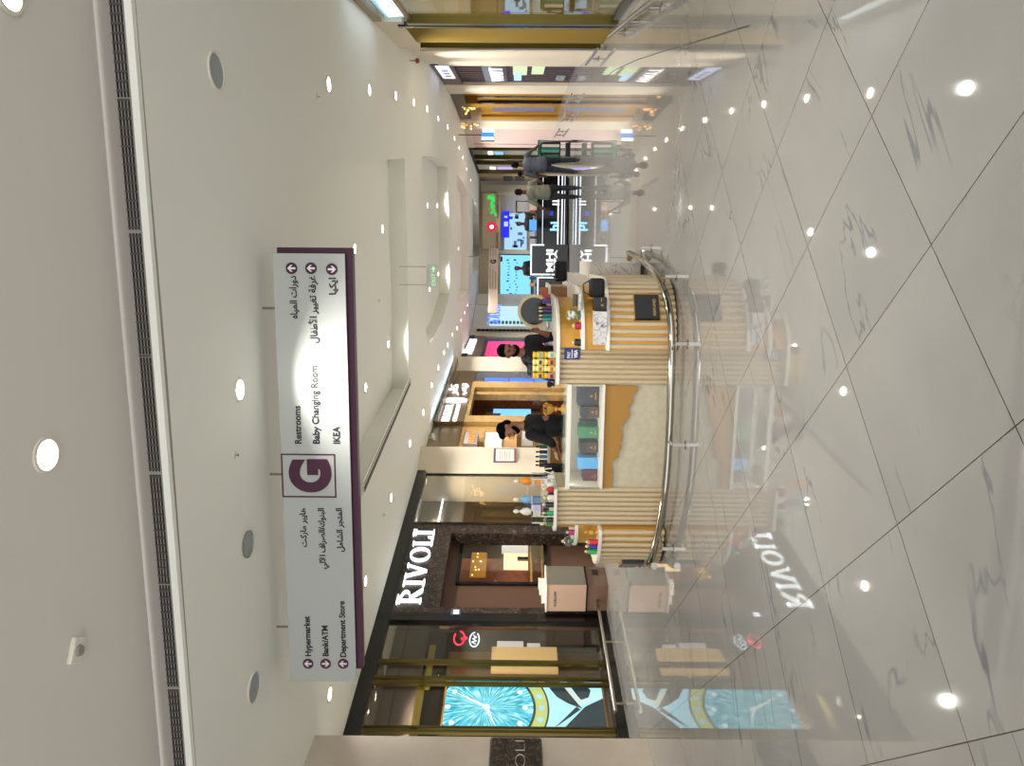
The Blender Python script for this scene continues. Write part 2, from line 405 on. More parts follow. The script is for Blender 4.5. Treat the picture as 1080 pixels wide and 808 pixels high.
# ------------------------------------------------------------------ downlights
def make_downlight():
    r = empty('downlight', (0, 0, 0))
    MB().lathe([(.105, -.001), (.105, -.012), (.085, -.014), (.078, -.004)], n=28).build('trim_ring', M_slab, r)
    MB().lathe([(.077, -.0035), (.077, -.006)], n=28).build('lens', M_lamp, r)
    return r
dl0 = make_downlight()
lamp = bpy.data.lights.new('downlight_lamp', 'AREA'); lamp.shape = 'DISK'; lamp.size = .13; lamp.energy = 23; lamp.color = (1., .975, .935); lamp.spread = 2.25
lampc = lamp.copy(); lampc.spread = 1.25; lampc.energy = 6
lampn = lamp.copy(); lampn.energy = 2.6; lampn.spread = 2.0
G1 = 'row of downlights along the right shopfronts'; G2 = 'row of downlights along the left shopfronts'; G3 = 'downlights inside the ceiling coffers'
DL = [(346,89,ZC,G1,'downlight nearest the camera in the row along the right shopfronts'), (389,95,ZC,G1,'second downlight from the camera in the row along the right shopfronts'),
      (417,101,ZC,G1,'third downlight from the camera in the row along the right shopfronts')]
DL += [(a,b,ZC,G1,'small round downlight far back in the curving row along the right shopfronts') for a,b in ((436,108),(450,115),(462,125),(472,134),(479,146),(484,156),(488,166),(492,178),(496,190),(499,203),(501,214),(503,225))]
DL += [(252,411,ZC,None,'large round downlight in the white ceiling just in front of the hanging direction sign'),
       (347,732,ZC,G2,'downlight nearest the left stone pillar in front of the watch shop'), (385,613,ZC,G2,'downlight in front of the glowing white shop name on dark marble'),
       (412,525,ZC,G2,'downlight between the long slot vent and the tall glass pane of the watch shop')]
DL += [(a,b,ZC,G2,'small round downlight far back in the curving row along the left shopfronts') for a,b in ((432,468),(446,435),(455,406),(462,388),(468,372),(472,364),(477,353),(482,346),(486,338),(490,330),(493,322))]
DL += [(378,261,ZR,G3,'coffer downlight just right of the hanging direction sign'), (406,241,ZR,G3,'coffer downlight right of centre near the far side of the first coffer'),
       (389,404,ZR,G3,'coffer downlight below the middle of the direction sign'), (412,360,ZR,G3,'coffer downlight left of centre near the far side of the first coffer')]
DL += [(a,b,ZR,G3,'small downlight in the second or a farther ceiling coffer') for a,b in ((443,335),(452,217),(462,217),(454,304),(463,288),(479,219),(484,262),(481,290),(495,250),(500,240),(501,272))]  # last two downlights are added to brighten the far end
DL += [(48,480,ZN,None,'big bright downlight in the grey raised ceiling closest to the camera'), (8,-8,ZN,None,'bright downlight at the right edge of the grey raised ceiling')]
# lamps of the same kind behind and beside the camera, so that the foreground is lit like the rest
for i, (a, b, z, g, l) in enumerate(DL):
    p = hz(a, b, z)
    if z == ZR: p = p + Vector((-.08, -.3, 0))
    r = dl0 if i == 0 else dup(dl0, p)
    r.location = p; tag(r, l, 'ceiling light', g)
    lo = bpy.data.objects.new('lamp', lampc if z == ZR else (lampn if a == 252 else lamp)); C.objects.link(lo); lo.parent = r; lo.location = (0, 0, -.016)
# far double spots and sprinklers
def small(name, px, py, z, label, cat, build):
    p = hz(px, py, z); r = empty(name, p, 0, label, cat); build(r); return r
def b_grille(R, ring=M_slab):
    def f(r):
        MB().lathe([(R, -.0005), (R, -.012), (R*.93, -.016), (R*.9, -.008)], n=36).build('rim', ring, r)
        MB().lathe([(R*.9, -.004), (R*.9, -.009)], n=36).build('mesh_cover', mat('speaker_mesh', '9AA0A2', .6, bump=.6), r)
    return f
small('ceiling_speaker', 227, 75, ZC, 'round grey ceiling speaker to the right of the direction sign', 'speaker', b_grille(.14))
small('ceiling_speaker', 267, 725, ZC, 'round grey ceiling speaker at the left end of the direction sign', 'speaker', b_grille(.14))
small('ceiling_speaker', 261, 574, ZC, 'round grey speaker in a ring frame above the left half of the direction sign', 'speaker', b_grille(.12, M_steel))
def b_spr(r):
    MB().lathe([(.035, 0), (.035, -.005), (.018, -.01)], n=20).build('escutcheon', M_slab, r)
    MB().cyl((0,0,-.012), (0,0,-.03), .006).lathe([(.003,-.03),(.013,-.032),(.013,-.034)], n=12).build('nozzle', M_steel, r)
small('sprinkler', 247, 480, ZC, 'small round steel sprinkler in the ceiling above the letter G', 'sprinkler', b_spr)
small('sprinkler', 334, 102, ZC, 'small sprinkler beside the nearest right-hand downlight', 'sprinkler', b_spr)
small('sprinkler', 404, 543, ZC, 'small sprinkler in the ceiling before the watch shop', 'sprinkler', b_spr)
small('sprinkler', 399, 317, ZR, 'small sprinkler inside the first ceiling coffer', 'sprinkler', b_spr)
small('sprinkler', 468, 129, ZC, 'small sprinkler between far downlights on the right', 'sprinkler', b_spr)
def b_smoke(r):
    MB().box(-.075, .075, -.055, .055, -.03, 0).build('housing', M_slab, r, bevel=.008)
    MB().lathe([(.035, -.03), (.03, -.045), (.015, -.05)], n=20).build('sensor_dome', mat('grey_plastic', '8E8880', .5), r)
p = small('smoke_detector', 78, 686, ZN, 'small square grey detector box on the raised ceiling', 'detector', b_smoke); p.rotation_euler = (0, 0, .3)
def b_fire(r):
    MB().cyl((0,0,0), (0,0,-.12), .012).build('stem', M_steel, r)
    MB().lathe([(.02,-.12),(.05,-.14),(.05,-.19),(.02,-.21)], n=16).build('beacon_cap', mat('red_plastic', '8E1B22', .3), r)
small('alarm_beacon', 432, 64, ZC, 'small red alarm beacon under the ceiling at the right white pillar', 'alarm', b_fire)
def b_cam(r):
    MB().cyl((0,0,0), (0,0,-.1), .03).build('bracket', M_slab, r)
    MB().cyl((-.12,-.1,-.16), (.1,.06,-.1), .055).build('camera_body', M_slab, r, smooth=True)
    MB().cyl((-.13,-.107,-.163), (-.12,-.1,-.16), .04).build('camera_lens', M_black, r)
small('security_camera', 452, 462, ZC, 'white security camera under the ceiling beside the cream pillar', 'camera', b_cam)

# ------------------------------------------------------------------ bar grille in the fascia
g = thing('bar_grille', FE, 0, 0, 0, 'long dark bar grille in the step between the two ceilings', 'air vent')
s0 = FE.px(0, 826, 0)[0]; s1 = FE.px(0, -30, 0)[0]
MB().box(s0, s1, -.012, 0, 3.965, 4.065).build('frame', MATS['fascia_shade_grey'], g)
mb = MB(); k = s0
while k < s1:
    e = min(k + .79, s1)
    for j in range(4):
        z = 3.978 + j*.0205; mb.box(k+.006, e-.006, -.0125, -.0126, z, z+.014)
    k += .8
mb.build('slot', M_blackm, g)
mb = MB(); k = s0
while k < s1:
    mb.box(k, k+.012, -.02, -.0127, 3.978, 4.054); k += .055
mb.build('slat', mat('slat_grey', '4A4644', .5), g)
# slot vent beside the first coffer
A = hz(433, 411, ZC); B = hz(384, 528, ZC); d = (B - A); L = d.length; d.normalize()
g = empty('slot_vent', A, math.atan2(d.y, d.x), 'long black slotted ceiling vent left of the first coffer', 'air vent')
MB().box(0, L, .10, .34, -.008, 0).build('frame', M_ceil, g)
MB().box(.03, L-.03, .13, .22, -.012, -.008).build('slot', M_blackm, g)
mb = MB(); k = .06
while k < L-.05: mb.box(k, k+.02, .13, .22, -.016, -.012); k += .09
mb.build('slat', mat('slat_light', '8A867C', .5), g)
MB().box(.03, L-.03, .26, .28, -.012, -.008).build('slot', mat('slot_grey', '6A665E', .6), g)

# ------------------------------------------------------------------ hanging direction sign
R0, R1, R2 = hz(292, 661, ZC), hz(285, 500, ZC), hz(277, 325, ZC)
SF = Fr((R0.x, R0.y), (R2.x, R2.y))
sl, zl_b = SF.px(378, 713.5); _, zl_t = SF.px(310.5, 712); sr, zr_b = SF.px(366, 268); _, zr_t = SF.px(289.5, 267)
zb, zt = (zl_b + zr_b)/2, (zl_t + zr_t)/2; hh = zt - zb
sg = thing('hanging_sign', SF, sl, 0, 0, 'long silver hanging direction sign with plum lettering under the ceiling', 'sign')
W = sr - sl
MB().box(0, W, -.09, -.075, zb, zt).build('front_panel', M_alu, sg, bevel=.003)
MB().box(.10, W+.055, -.03, .06, zb-.055, zt-.02).build('back_panel', M_plum, sg, bevel=.003)
MB().box(.06, W-.06, -.075, -.03, zb+.04, zt-.04).build('core', M_plum, sg)
for R_ in (R0, R1, R2):
    s = (R_ - SF.O).dot(SF.d) - sl; MB().cyl((s, 0, zt-.03), (s, 0, ZC), .011).build('hanging_rod', M_steel, sg)
def sp(px, py):
    s, z = SF.px(px, py, -.091); return s - sl, z
def arrow(px, py, ang):
    s, z = sp(px, py); r = .052
    d = MB().cyl((s, -.0945, z), (s, -.091, z), r, n=32).build('arrow_disc', M_plum, sg)
    t = MB(); a = ang
    def rot(pts): return [(s + x*math.cos(a) - y*math.sin(a), z + x*math.sin(a) + y*math.cos(a)) for x, y in pts]
    w = .009
    t.wprism(rot([(-w, -.036), (w, -.036), (w, .02), (-w, .02)]), -.0965, -.0945)
    t.wprism(rot([(0, .038), (-.030, .008), (-.030, -.010), (0, .018)]), -.0966, -.0945)
    t.wprism(rot([(0, .038), (0, .018), (.030, -.010), (.030, .008)]), -.0966, -.0945)
    t.build('arrow', mat('arrow_white', 'E6E2E4', .5), d)
arrow(307.5, 283, 0); arrow(328, 283, 0); arrow(350, 284, -PI)
s_, z_ = 0, 0
arrow(325, 700, 0); arrow(343.5, 700, PI); arrow(362, 700, 0)
def line(body, px, py, h, width, anchor='l', bold=.0018):
    s, z = sp(px, py); text('lettering', body, M_ink, sg, s, -.091, z, h, width, .002, bold, anchor)
def wid(pa, pya, pyb): return abs(sp(pa, pyb)[0] - sp(pa, pya)[0])
line('Hypermarket', 328, 692, .058, wid(326, 692, 650)); line('Bank/ATM', 346.5, 692, .058, wid(345, 692, 660)); line('Department Store', 365, 693, .058, wid(363, 693, 634))
line('Restrooms', 318, 468, .062, wid(315, 468, 428)); line('Baby Changing Room', 337, 468, .062, wid(334, 468, 386)); line('IKEA', 358.5, 468, .062, wid(356, 468, 450))
line(arabic('دورات المياه'), 312, 291, .062, wid(310, 291, 336), 'r'); line(arabic('غرفة تغيير الأطفال'), 332.5, 291, .062, wid(331, 291, 362), 'r'); line(arabic('ايكيا'), 354, 293, .062, wid(351, 292, 310), 'r')
line(arabic('هايبر ماركت'), 322, 536, .056, wid(321, 536, 577), 'r'); line(arabic('البنوك/الصراف الآلي'), 341.5, 536, .056, wid(341, 536, 600), 'r'); line(arabic('المتجر الشامل'), 360.5, 536, .056, wid(360, 536, 582), 'r')
a0, b1 = sp(355, 525); c0, b2 = sp(301.5, 478.5)
mb = MB(); t_ = .014; b2 = zt
for q in ((a0, c0, b1, b1+t_), (a0, c0, b2-t_, b2), (a0, a0+t_, b1, b2), (c0-t_, c0, b1, b2)): mb.box(q[0], q[1], -.0925, -.0905, q[2], q[3])
mb.build('letter_frame', M_plum, sg)
text('letter', 'G', M_plum, sg, (a0+c0)/2, -.0905, b1+.075, (b2-b1)-.16, (c0-a0)-.1, .003, .030, 'c')

# exit sign of green glass under the second coffer beam
p = hz(452, 290, 0) if 0 else at(453, 291, 13.6)
ex = empty('exit_sign', p, -.15, 'hanging clear green exit sign with arrow', 'sign')
gm = glassmat('green_glass', (.92, .98, .94))
MB().box(-.22, .22, -.005, .005, -.17, .02).build('glass_panel', gm, ex)
MB().box(-.22, .22, -.03, .03, .02, .06).build('housing', M_slab, ex)
MB().cyl((-.18,0,.06), (-.18,0,ZC-p.z), .006).cyl((.18,0,.06), (.18,0,ZC-p.z), .006).build('hanging_rod', M_steel, ex)
M_exit = mat('exit_green', 'BFF0C8', .5, emit=.55, ecol='A8E8B8')
text('lettering', 'EXIT', M_exit, ex, -.19, -.006, -.12, .08, .24, .002)
MB().wprism([(.07,-.09),(.13,-.09),(.13,-.12),(.19,-.08),(.13,-.04),(.13,-.07),(.07,-.07)], -.009, -.006).build('arrow', M_exit, ex)
# ------------------------------------------------------------------ left side of the mall
def rect(fr, pyL, pyR, pxT, pxB, off=0., ref=None):
    ref = pyL if ref is None else ref
    s0 = fr.px(540, pyL, off)[0]; s1 = fr.px(540, pyR, off)[0]
    zt = ZC if pxT is None else fr.px(pxT, ref, off)[1]; zb = 0. if pxB is None else fr.px(pxB, ref, off)[1]
    return min(s0, s1), max(s0, s1), min(zb, zt), max(zb, zt)
def slab_(mb, r, y0, y1): return mb.box(r[0], r[1], y0, y1, r[2], r[3])

L1 = Fr(V2(hz(362, 775, ZC)), V2(hz(440, 498, ZC)))
X = lambda py, off=0.: L1.px(540, py, off)[0]
sA, sB, sC, sD, sE = X(776), X(656), X(648), X(553), X(499)
zTop = 3.62                                                     # underside of the black head frame
ws = thing('watch_shop_front', L1, 0, 0, 0, 'tall glass and dark marble watch shop front with glowing white name', 'shopfront')
# black frame
mb = MB(); mb.box(sA-.6, L1.L, -.02, .1, zTop+.05, ZC); mb.box(sB, sC, -.02, .1, .12, ZC); mb.box(sD-.03, sD+.05, -.01, .1, 0, ZC); mb.box(sE, sE+.12, -.02, .1, 0, ZC)
mb.build('frame', M_black, ws)
MB().box(sA-.6, sC, -.10, .12, 0, .15).build('plinth', M_black, ws)
# dark marble portal with its opening
oL, oR, zO = X(641), X(563), 2.86
mb = MB(); mb.box(sC, sD, 0, .12, zO, ZC-.02).box(sC, oL, 0, .12, 0, zO).box(oR, sD, 0, .12, 0, zO)
mb.box(oR, oR+.1, .12, .28, 0, zO)
mb.build('marble_surround', M_dmarble, ws)
M_brown = mat('brown_panel', '5E4334', .35, .2)
yb = .28
mb = MB(); mb.box(oL-.1, oL, .12, yb+.1, 0, zO).box(oL, oR, .12, yb+.1, zO, zO+.08)
wL, wR = L1.px(540, 618, yb)[0], L1.px(540, 562, yb)[0]
zw0, zw1 = L1.px(578, 600, yb)[1], L1.px(480, 618, yb)[1]
mb.box(oL, wL, yb, yb+.1, 0, zO).box(wL, oR, yb, yb+.1, 0, zw0).box(wL, oR, yb, yb+.1, zw1, zO)
mb.build('recess_lining', M_brown, ws)
mb = MB(); t = .07
mb.box(wL, wR, yb-.04, yb, zw0, zw0+t).box(wL, wR, yb-.04, yb, zw1-t, zw1).box(wL, wL+t, yb-.04, yb, zw0, zw1).box(wR-t, wR, yb-.04, yb, zw0, zw1)
mb.build('window_frame', M_black, ws)
MB().box(wL, wR, yb+.02, yb+.03, zw0, zw1).build('pane', M_glass, ws)
mb = MB(); mb.box(wL-.2, wR+.2, yb+.8, yb+.85, zw0-.1, zw1+.1).box(wL-.05, wL, yb+.1, yb+.8, zw0, zw1).box(wL, wR, yb+.1, yb+.8, zw0-.03, zw0)
mb.build('display_back', M_woodr, ws)
# lit boards and boxes in the small window
def on(fr, pyL, pyR, pxT, pxB, off): return rect(fr, pyL, pyR, pxT, pxB, off)
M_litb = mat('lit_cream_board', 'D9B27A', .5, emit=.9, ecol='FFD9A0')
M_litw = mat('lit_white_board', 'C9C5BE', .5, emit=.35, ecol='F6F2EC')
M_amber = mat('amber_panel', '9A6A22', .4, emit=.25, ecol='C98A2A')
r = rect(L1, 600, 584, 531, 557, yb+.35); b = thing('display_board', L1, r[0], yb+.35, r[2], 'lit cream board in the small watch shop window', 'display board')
MB().box(0, r[1]-r[0], 0, .03, 0, r[3]-r[2]).build('board', M_litb, b); MB().box(.05, r[1]-r[0]-.05, .03, .12, 0, .02).build('foot', M_brown, b)
MB().box(.25, .33, -.06, -.01, 0, .22).build('watch_stand', M_black, b)
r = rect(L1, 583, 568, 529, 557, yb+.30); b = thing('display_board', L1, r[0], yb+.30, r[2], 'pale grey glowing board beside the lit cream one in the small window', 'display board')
MB().box(0, r[1]-r[0], 0, .03, 0, r[3]-r[2]).build('board', M_litw, b); MB().box(.05, r[1]-r[0]-.05, .03, .12, 0, .02).build('foot', M_brown, b)
r = rect(L1, 609, 583, 495, 512, yb+.6); b = thing('wall_panel', L1, r[0], yb+.6, r[2], 'amber back panel with gold dots in the small watch shop window', 'panel')
MB().box(0, r[1]-r[0], 0, .02, 0, r[3]-r[2]).build('panel', M_amber, b)
mb = MB(); random.seed(3)
for k in range(9): x, z = random.uniform(.05, r[1]-r[0]-.05), random.uniform(.1, r[3]-r[2]-.02); mb.cyl((x, -.01, z), (x, 0, z), .018, n=10)
mb.build('gold_dot', mat('gold_glow', 'F2C66A', .4, emit=1.5, ecol='FFD98A'), b)
# shelves under the boards
mb = MB()
for px in (560, 571): z = L1.px(px, 600, yb+.2)[1]; mb.box(wL, wR, yb+.12, yb+.6, z-.02, z)
mb.build('shelf', M_goldw, ws)

# glass panes
MB().box(sA-.6, sB, .03, .042, .15, zTop+.05).build('pane', M_glass, ws)
MB().box(sD+.05, sE, .03, .042, 0, zTop+.05).build('pane', M_glass, ws)
# gold mullions and rail
def goldbar(pyL, pyR, y0=-.03, y1=.03):
    a, b = X(pyL), X(pyR); return MB().box(a, b, y0, y1, .15, zTop+.05).build('mullion', M_mull, ws, bevel=.008)
goldbar(774.5, 771.5); goldbar(769.5, 767.5); goldbar(723.5, 720.5); goldbar(717.5, 715); goldbar(701.5, 697.5)
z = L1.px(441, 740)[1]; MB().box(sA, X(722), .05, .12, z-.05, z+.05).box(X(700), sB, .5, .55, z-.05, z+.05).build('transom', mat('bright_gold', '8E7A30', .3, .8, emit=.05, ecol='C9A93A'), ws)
# interior behind the left glass
M_int = mat('taupe_interior', '75665A', .6); M_intd = mat('dark_interior', '2B221D', .5)
zi = L1.px(462, 690, 1.2)[1]
mb = MB(); mb.box(sA-.6, sD+.1, 1.9, 2.0, 0, zi+.6).box(sA-.6, sC, .15, 2.0, .0, .03)
mb.build('interior_wall', M_intd, ws)
MB().box(sA-.6, sD+.1, 1.5, 1.6, zi+.3, ZC-.02).box(sA-.6, sC, .15, 2.0, ZC-.03, ZC-.01).build('bulkhead', M_int, ws)
r = rect(L1, 716, 688, 470, 640, .6); MB().box(r[0], r[1], .6, .75, .15, r[3]).build('display_column', mat('bronze_column', '6E5538', .3, .6), ws)
MB().box(r[0]+.1, r[1]+.02, .50, .6, L1.px(588, 700, .55)[1], L1.px(518, 700, .55)[1]).build('reflection_glow', mat('reflected_gold', 'A98A58', .4, emit=.3, ecol='D9B273'), ws)  # glowing block stands for a golden reflection in the glass
# pale plinths with display heads inside
for a_, b_, c_, d_ in ((686, 676, 524, 552), (686, 678, 556, 570)):
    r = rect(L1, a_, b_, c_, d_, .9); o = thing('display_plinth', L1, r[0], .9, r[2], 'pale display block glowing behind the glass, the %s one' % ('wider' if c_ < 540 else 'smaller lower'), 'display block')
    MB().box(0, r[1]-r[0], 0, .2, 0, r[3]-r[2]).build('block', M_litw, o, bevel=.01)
    MB().box(.02, r[1]-r[0]-.02, .02, .18, r[3]-r[2], r[3]-r[2]+.03).build('tray', M_brown, o)
    MB().box(r[1]-r[0]-.06, r[1]-r[0]-.02, .05, .15, -(r[2])+.03, 0).build('stem', M_dsteel, o)
# red and white neon marks
def tubefig(name, pts, r, m, parent): return MB().tube(pts, r, 6).build(name, m, parent)
cx, cz = L1.px(487.5, 674, .3); ne = thing('neon_sign', L1, cx, .3, 0, 'small red and white neon emblem behind the shop glass', 'sign')
M_nr = mat('neon_red', 'C01830', .5, emit=1.6, ecol='E02040'); M_nw = mat('neon_white', 'DCE8F0', .5, emit=1.2, ecol='C8DCE8')
tubefig('red_loop', [(.16*math.cos(t/12*PI*1.7+.9)+.02, 0, cz+.09*math.sin(t/12*PI*1.7+.9)+.05) for t in range(13)], .013, M_nr, ne)
tubefig('red_stroke', [(.0, 0, cz+.02), (.03, 0, cz-.08)], .022, M_nr, ne)
c2 = L1.px(500, 680, .3); dx = c2[0]-cx+.12
tubefig('white_loop', [(dx+.17*math.cos(t/20*2*PI), 0, c2[1]+.08*math.sin(t/20*2*PI)) for t in range(19)], .009, M_nw, ne)
tubefig('white_script', [(dx-.1, 0, c2[1]-.02), (dx-.06, 0, c2[1]+.04), (dx-.03, 0, c2[1]-.03), (dx+.02, 0, c2[1]+.03), (dx+.05, 0, c2[1]-.03), (dx+.1, 0, c2[1]+.02)], .008, M_nw, ne)
MB().cyl((.2, 0, cz-.02), (.2, 0, zTop), .004).build('hanging_wire', M_dsteel, ne)

# ---- big screen with a watch advertisement
r = rect(L1, 771, 719, 469, 637, .25, ref=745); sx0, sx1, sz0, sz1 = r
lcd = thing('video_screen', L1, sx0, .25, 0, 'tall screen showing a turquoise watch face behind the glass', 'screen')
SW = sx1 - sx0; zh = L1.px(513, 747, .25)[1]; xh = L1.px(540, 747, .25)[0] - sx0; R_ = L1.px(469, 745, .25)[1] - zh
def dialmat():
    m = bpy.data.materials.new('watch_dial_image'); m.use_nodes = True; nt = m.node_tree; N = nt.nodes; L = nt.links; N.clear()
    out = N.new('ShaderNodeOutputMaterial'); em = N.new('ShaderNodeEmission'); tc = N.new('ShaderNodeTexCoord'); sep = N.new('ShaderNodeSeparateXYZ'); L.new(tc.outputs['Object'], sep.inputs[0])
    def M(op, a, b=None):
        n = N.new('ShaderNodeMath'); n.operation = op
        for i, v in enumerate((a, b)):
            if v is None: continue
            if isinstance(v, (int, float)): n.inputs[i].default_value = v
            else: L.new(v, n.inputs[i])
        return n.outputs[0]
    ang = M('ARCTAN2', sep.outputs['Z'], sep.outputs['X']); rad = M('SQRT', M('ADD', M('MULTIPLY', sep.outputs['X'], sep.outputs['X']), M('MULTIPLY', sep.outputs['Z'], sep.outputs['Z'])))
    cb = N.new('ShaderNodeCombineXYZ'); L.new(M('MULTIPLY', ang, 9.), cb.inputs[0]); L.new(M('MULTIPLY', rad, 2.4), cb.inputs[1])
    n = N.new('ShaderNodeTexNoise'); n.inputs['Scale'].default_value = 2.2; n.inputs['Detail'].default_value = 4; L.new(cb.outputs[0], n.inputs['Vector'])
    cr = N.new('ShaderNodeValToRGB'); e = cr.color_ramp.elements; e[0].position = .32; e[0].color = (*lin('0E6E88'), 1); e[1].position = .70; e[1].color = (*lin('C8F4F8'), 1)
    k = e.new(.5); k.color = (*lin('3FB4C8'), 1); L.new(n.outputs['Fac'], cr.inputs['Fac'])
    L.new(cr.outputs['Color'], em.inputs['Color']); em.inputs['Strength'].default_value = 1.0; L.new(em.outputs[0], out.inputs['Surface']); return m
def emi(name, c, s=1.): return mat(name, '000000', .4, emit=s, ecol=c)
MB().box(-.03, SW+.03, .0, .06, sz0-.03, sz1+.03).build('bezel', M_goldw, lcd)
def clipx(pts): return [(min(max(x, 0), SW), z) for x, z in pts]
def disc(cx, cz, r, a0=0, a1=2*PI, n=72): return [(cx + r*math.cos(a0+(a1-a0)*k/n), cz + r*math.sin(a0+(a1-a0)*k/n)) for k in range(n)]
def clipped_disc(r, z_lo, z_hi):
    """the disc about the hub clipped to the screen rectangle"""
    top = []; bot = []; n = 60
    x0 = max(0, xh-r); x1 = min(SW, xh+r)
    for k in range(n+1):
        x = x0 + (x1-x0)*k/n; h = math.sqrt(max(r*r-(x-xh)**2, 0)); top.append((x, min(zh+h, z_hi))); bot.append((x, max(zh-h, z_lo)))
    return bot + top[::-1]
MB().box(0, SW, -.004, 0, sz0, sz1).build('picture_background', emi('screen_sky', 'A8DDF0', .9), lcd)
# strap shapes in the lower part
pz = lambda px: L1.px(px, 745, .25)[1]; pxx = lambda py: L1.px(540, py, .25)[0] - sx0
S = lambda px, py: (min(max(pxx(py), 0), SW), pz(px))
mb = MB()
mb.wprism([S(575, 719), S(595, 719), S(614, 747), S(600, 742), S(588, 735)], -.007, -.004)
mb.wprism([S(600, 719), S(618, 719), S(625, 728), S(622, 735), S(613, 738)], -.007, -.004)
mb.wprism([S(617, 745), S(637, 736), S(637, 771), S(590, 771)], -.007, -.004)
mb.wprism([S(580, 771), S(586, 766), S(612, 748), S(608, 745)], -.007, -.004)
mb.build('strap_image', emi('strap_dark', '16303C', .7), lcd)
mb = MB(); mb.wprism([S(592, 719), S(597, 719), S(616, 741), S(612, 745)], -.009, -.0065)
mb.wprism([S(613, 743), S(637, 733), S(637, 731), S(612, 740)], -.009, -.0065)
mb.build('buckle_image', emi('buckle_light', 'CFE0D8', .8), lcd)
MB().wprism(clipped_disc(R_*1.50, sz0, sz1), -.010, -.007).build('case_image', emi('case_dark', '1B2A2C', .6), lcd)
MB().wprism(clipped_disc(R_*1.46, sz0, sz1), -.012, -.010).build('bezel_image', emi('bezel_gold', 'C2D07A', .75), lcd)
MB().wprism(clipped_disc(R_*1.18, sz0, sz1), -.014, -.012).build('ring_image', emi('ring_dark', '20383C', .6), lcd)
dl = MB().wprism([(x-xh, z-zh) for x, z in clipped_disc(R_*1.12, sz0, sz1)], -.016, -.014).build('dial_image', dialmat(), lcd); dl.location = (xh, 0, zh)
mb = MB()
for k in range(24):
    a = 2*PI*k/24; x, z = xh+R_*1.32*math.cos(a), zh+R_*1.32*math.sin(a)
    if 0.05 < x < SW-.05 and sz0 < z < sz1: mb.cyl((x, -.014, z), (x, -.012, z), .045, n=12)
mb.build('stone_image', emi('stone_blue', '9CCBE0', .9), lcd)
mb = MB()
for k in range(12):
    a = 2*PI*k/12; x, z = xh+R_*.92*math.cos(a), zh+R_*.92*math.sin(a)
    if 0.04 < x < SW-.04 and sz0 < z < sz1-.04: mb.cyl((x, -.018, z), (x, -.016, z), .04, n=12)
mb.wprism([(xh-.03, zh), (xh+.03, zh), (xh+.30, zh+R_*.85)], -.020, -.018).wprism([(xh, zh+.03), (xh, zh-.03), (xh-.35, zh-.14)], -.021, -.0185)
mb.cyl((xh, -.022, zh), (xh, -.018, zh), .05, n=16)
mb.build('hands_image', emi('hands_light', 'E2F6F8', 1.), lcd)

# ---- illuminated shop name in serif letters
def serif(mb, ch, x, w, y0, y1, h=1., z=0.):
    st = .125*h; sf = .055*h; st_w = w
    if ch == 'I':
        c = x + w/2; mb.box(c-st/2, c+st/2, y0, y1, z, z+h); mb.box(c-w/2, c+w/2, y0, y1, z, z+sf); mb.box(c-w/2, c+w/2, y0, y1, z+h-sf, z+h)
    elif ch == 'L':
        c = x + .12*h + st/2; mb.box(c-st/2, c+st/2, y0, y1, z, z+h); mb.box(x, c+st/2+.1*h, y0, y1, z, z+sf); mb.box(x, c+st/2+.1*h, y0, y1, z+h-sf, z+h)
        mb.box(c, x+w, y0, y1, z, z+sf*1.3); mb.wprism([(x+w-.10*h, z), (x+w, z), (x+w, z+.28*h), (x+w-.03*h, z+.28*h)], y0, y1)
    elif ch == 'V':
        q = w/2; mb.wprism([(x+.06*h, z+h), (x+.06*h+st*1.15, z+h), (x+q+.06*h, z+.1*h), (x+q+.0*h, z), (x+q-.05*h, z)], y0, y1)
        mb.wprism([(x+w-.12*h, z+h), (x+w-.05*h, z+h), (x+q+.05*h, z), (x+q-.02*h, z), (x+q, z+.12*h)], y0, y1)
        mb.box(x-.05*h, x+.33*h, y0, y1, z+h-sf, z+h); mb.box(x+w-.25*h, x+w+.03*h, y0, y1, z+h-sf, z+h)
    elif ch == 'O':
        n = 40; vs, fs = [], []
        for R__, rx, yy in ((1, w/2, y0), (0, w/2-st*1.05, y0), (1, w/2, y1), (0, w/2-st*1.05, y1)):
            rz = h/2*1.03 if R__ else h/2 - sf
            for k in range(n): a = 2*PI*k/n; vs.append((x+w/2+rx*math.cos(a), yy, z+h/2+rz*math.sin(a)))
        for k in range(n):
            j = (k+1) % n; fs += [(k, j, n+j, n+k), (2*n+j, 2*n+k, 3*n+k, 3*n+j), (j, k, 2*n+k, 2*n+j), (n+k, n+j, 3*n+j, 3*n+k)]
        mb.add(vs, fs)
    elif ch == 'R':
        c = x + .1*h + st/2; mb.box(c-st/2, c+st/2, y0, y1, z, z+h); mb.box(x, c+st/2+.1*h, y0, y1, z, z+sf); mb.box(x, c+.1*h, y0, y1, z+h-sf, z+h)
        n = 16; cx = c + st/2; cz = z+.75*h; vs, fs = [], []
        bw = w*.86 - (cx - x)
        for rx, rz, yy in ((bw, .25*h, y0), (bw-st, .25*h-sf, y0), (bw, .25*h, y1), (bw-st, .25*h-sf, y1)):
            for k in range(n+1): a = -PI/2+PI*k/n; vs.append((cx + rx*math.cos(a), yy, cz+rz*math.sin(a)))
        m_ = n+1
        for k in range(n):
            j = k+1; fs += [(k, j, m_+j, m_+k), (2*m_+j, 2*m_+k, 3*m_+k, 3*m_+j), (j, k, 2*m_+k, 2*m_+j), (m_+k, m_+j, 3*m_+j, 3*m_+k)]
        mb.add(vs, fs)
        mb.wprism([(cx+.05*h, z+.52*h), (cx+.24*h, z+.52*h), (x+w+.04*h, z), (x+w-.2*h, z)], y0, y1)
M_face = mat('letter_glow', 'FFFFFF', .4, emit=1.25, ecol='F3FAFF')
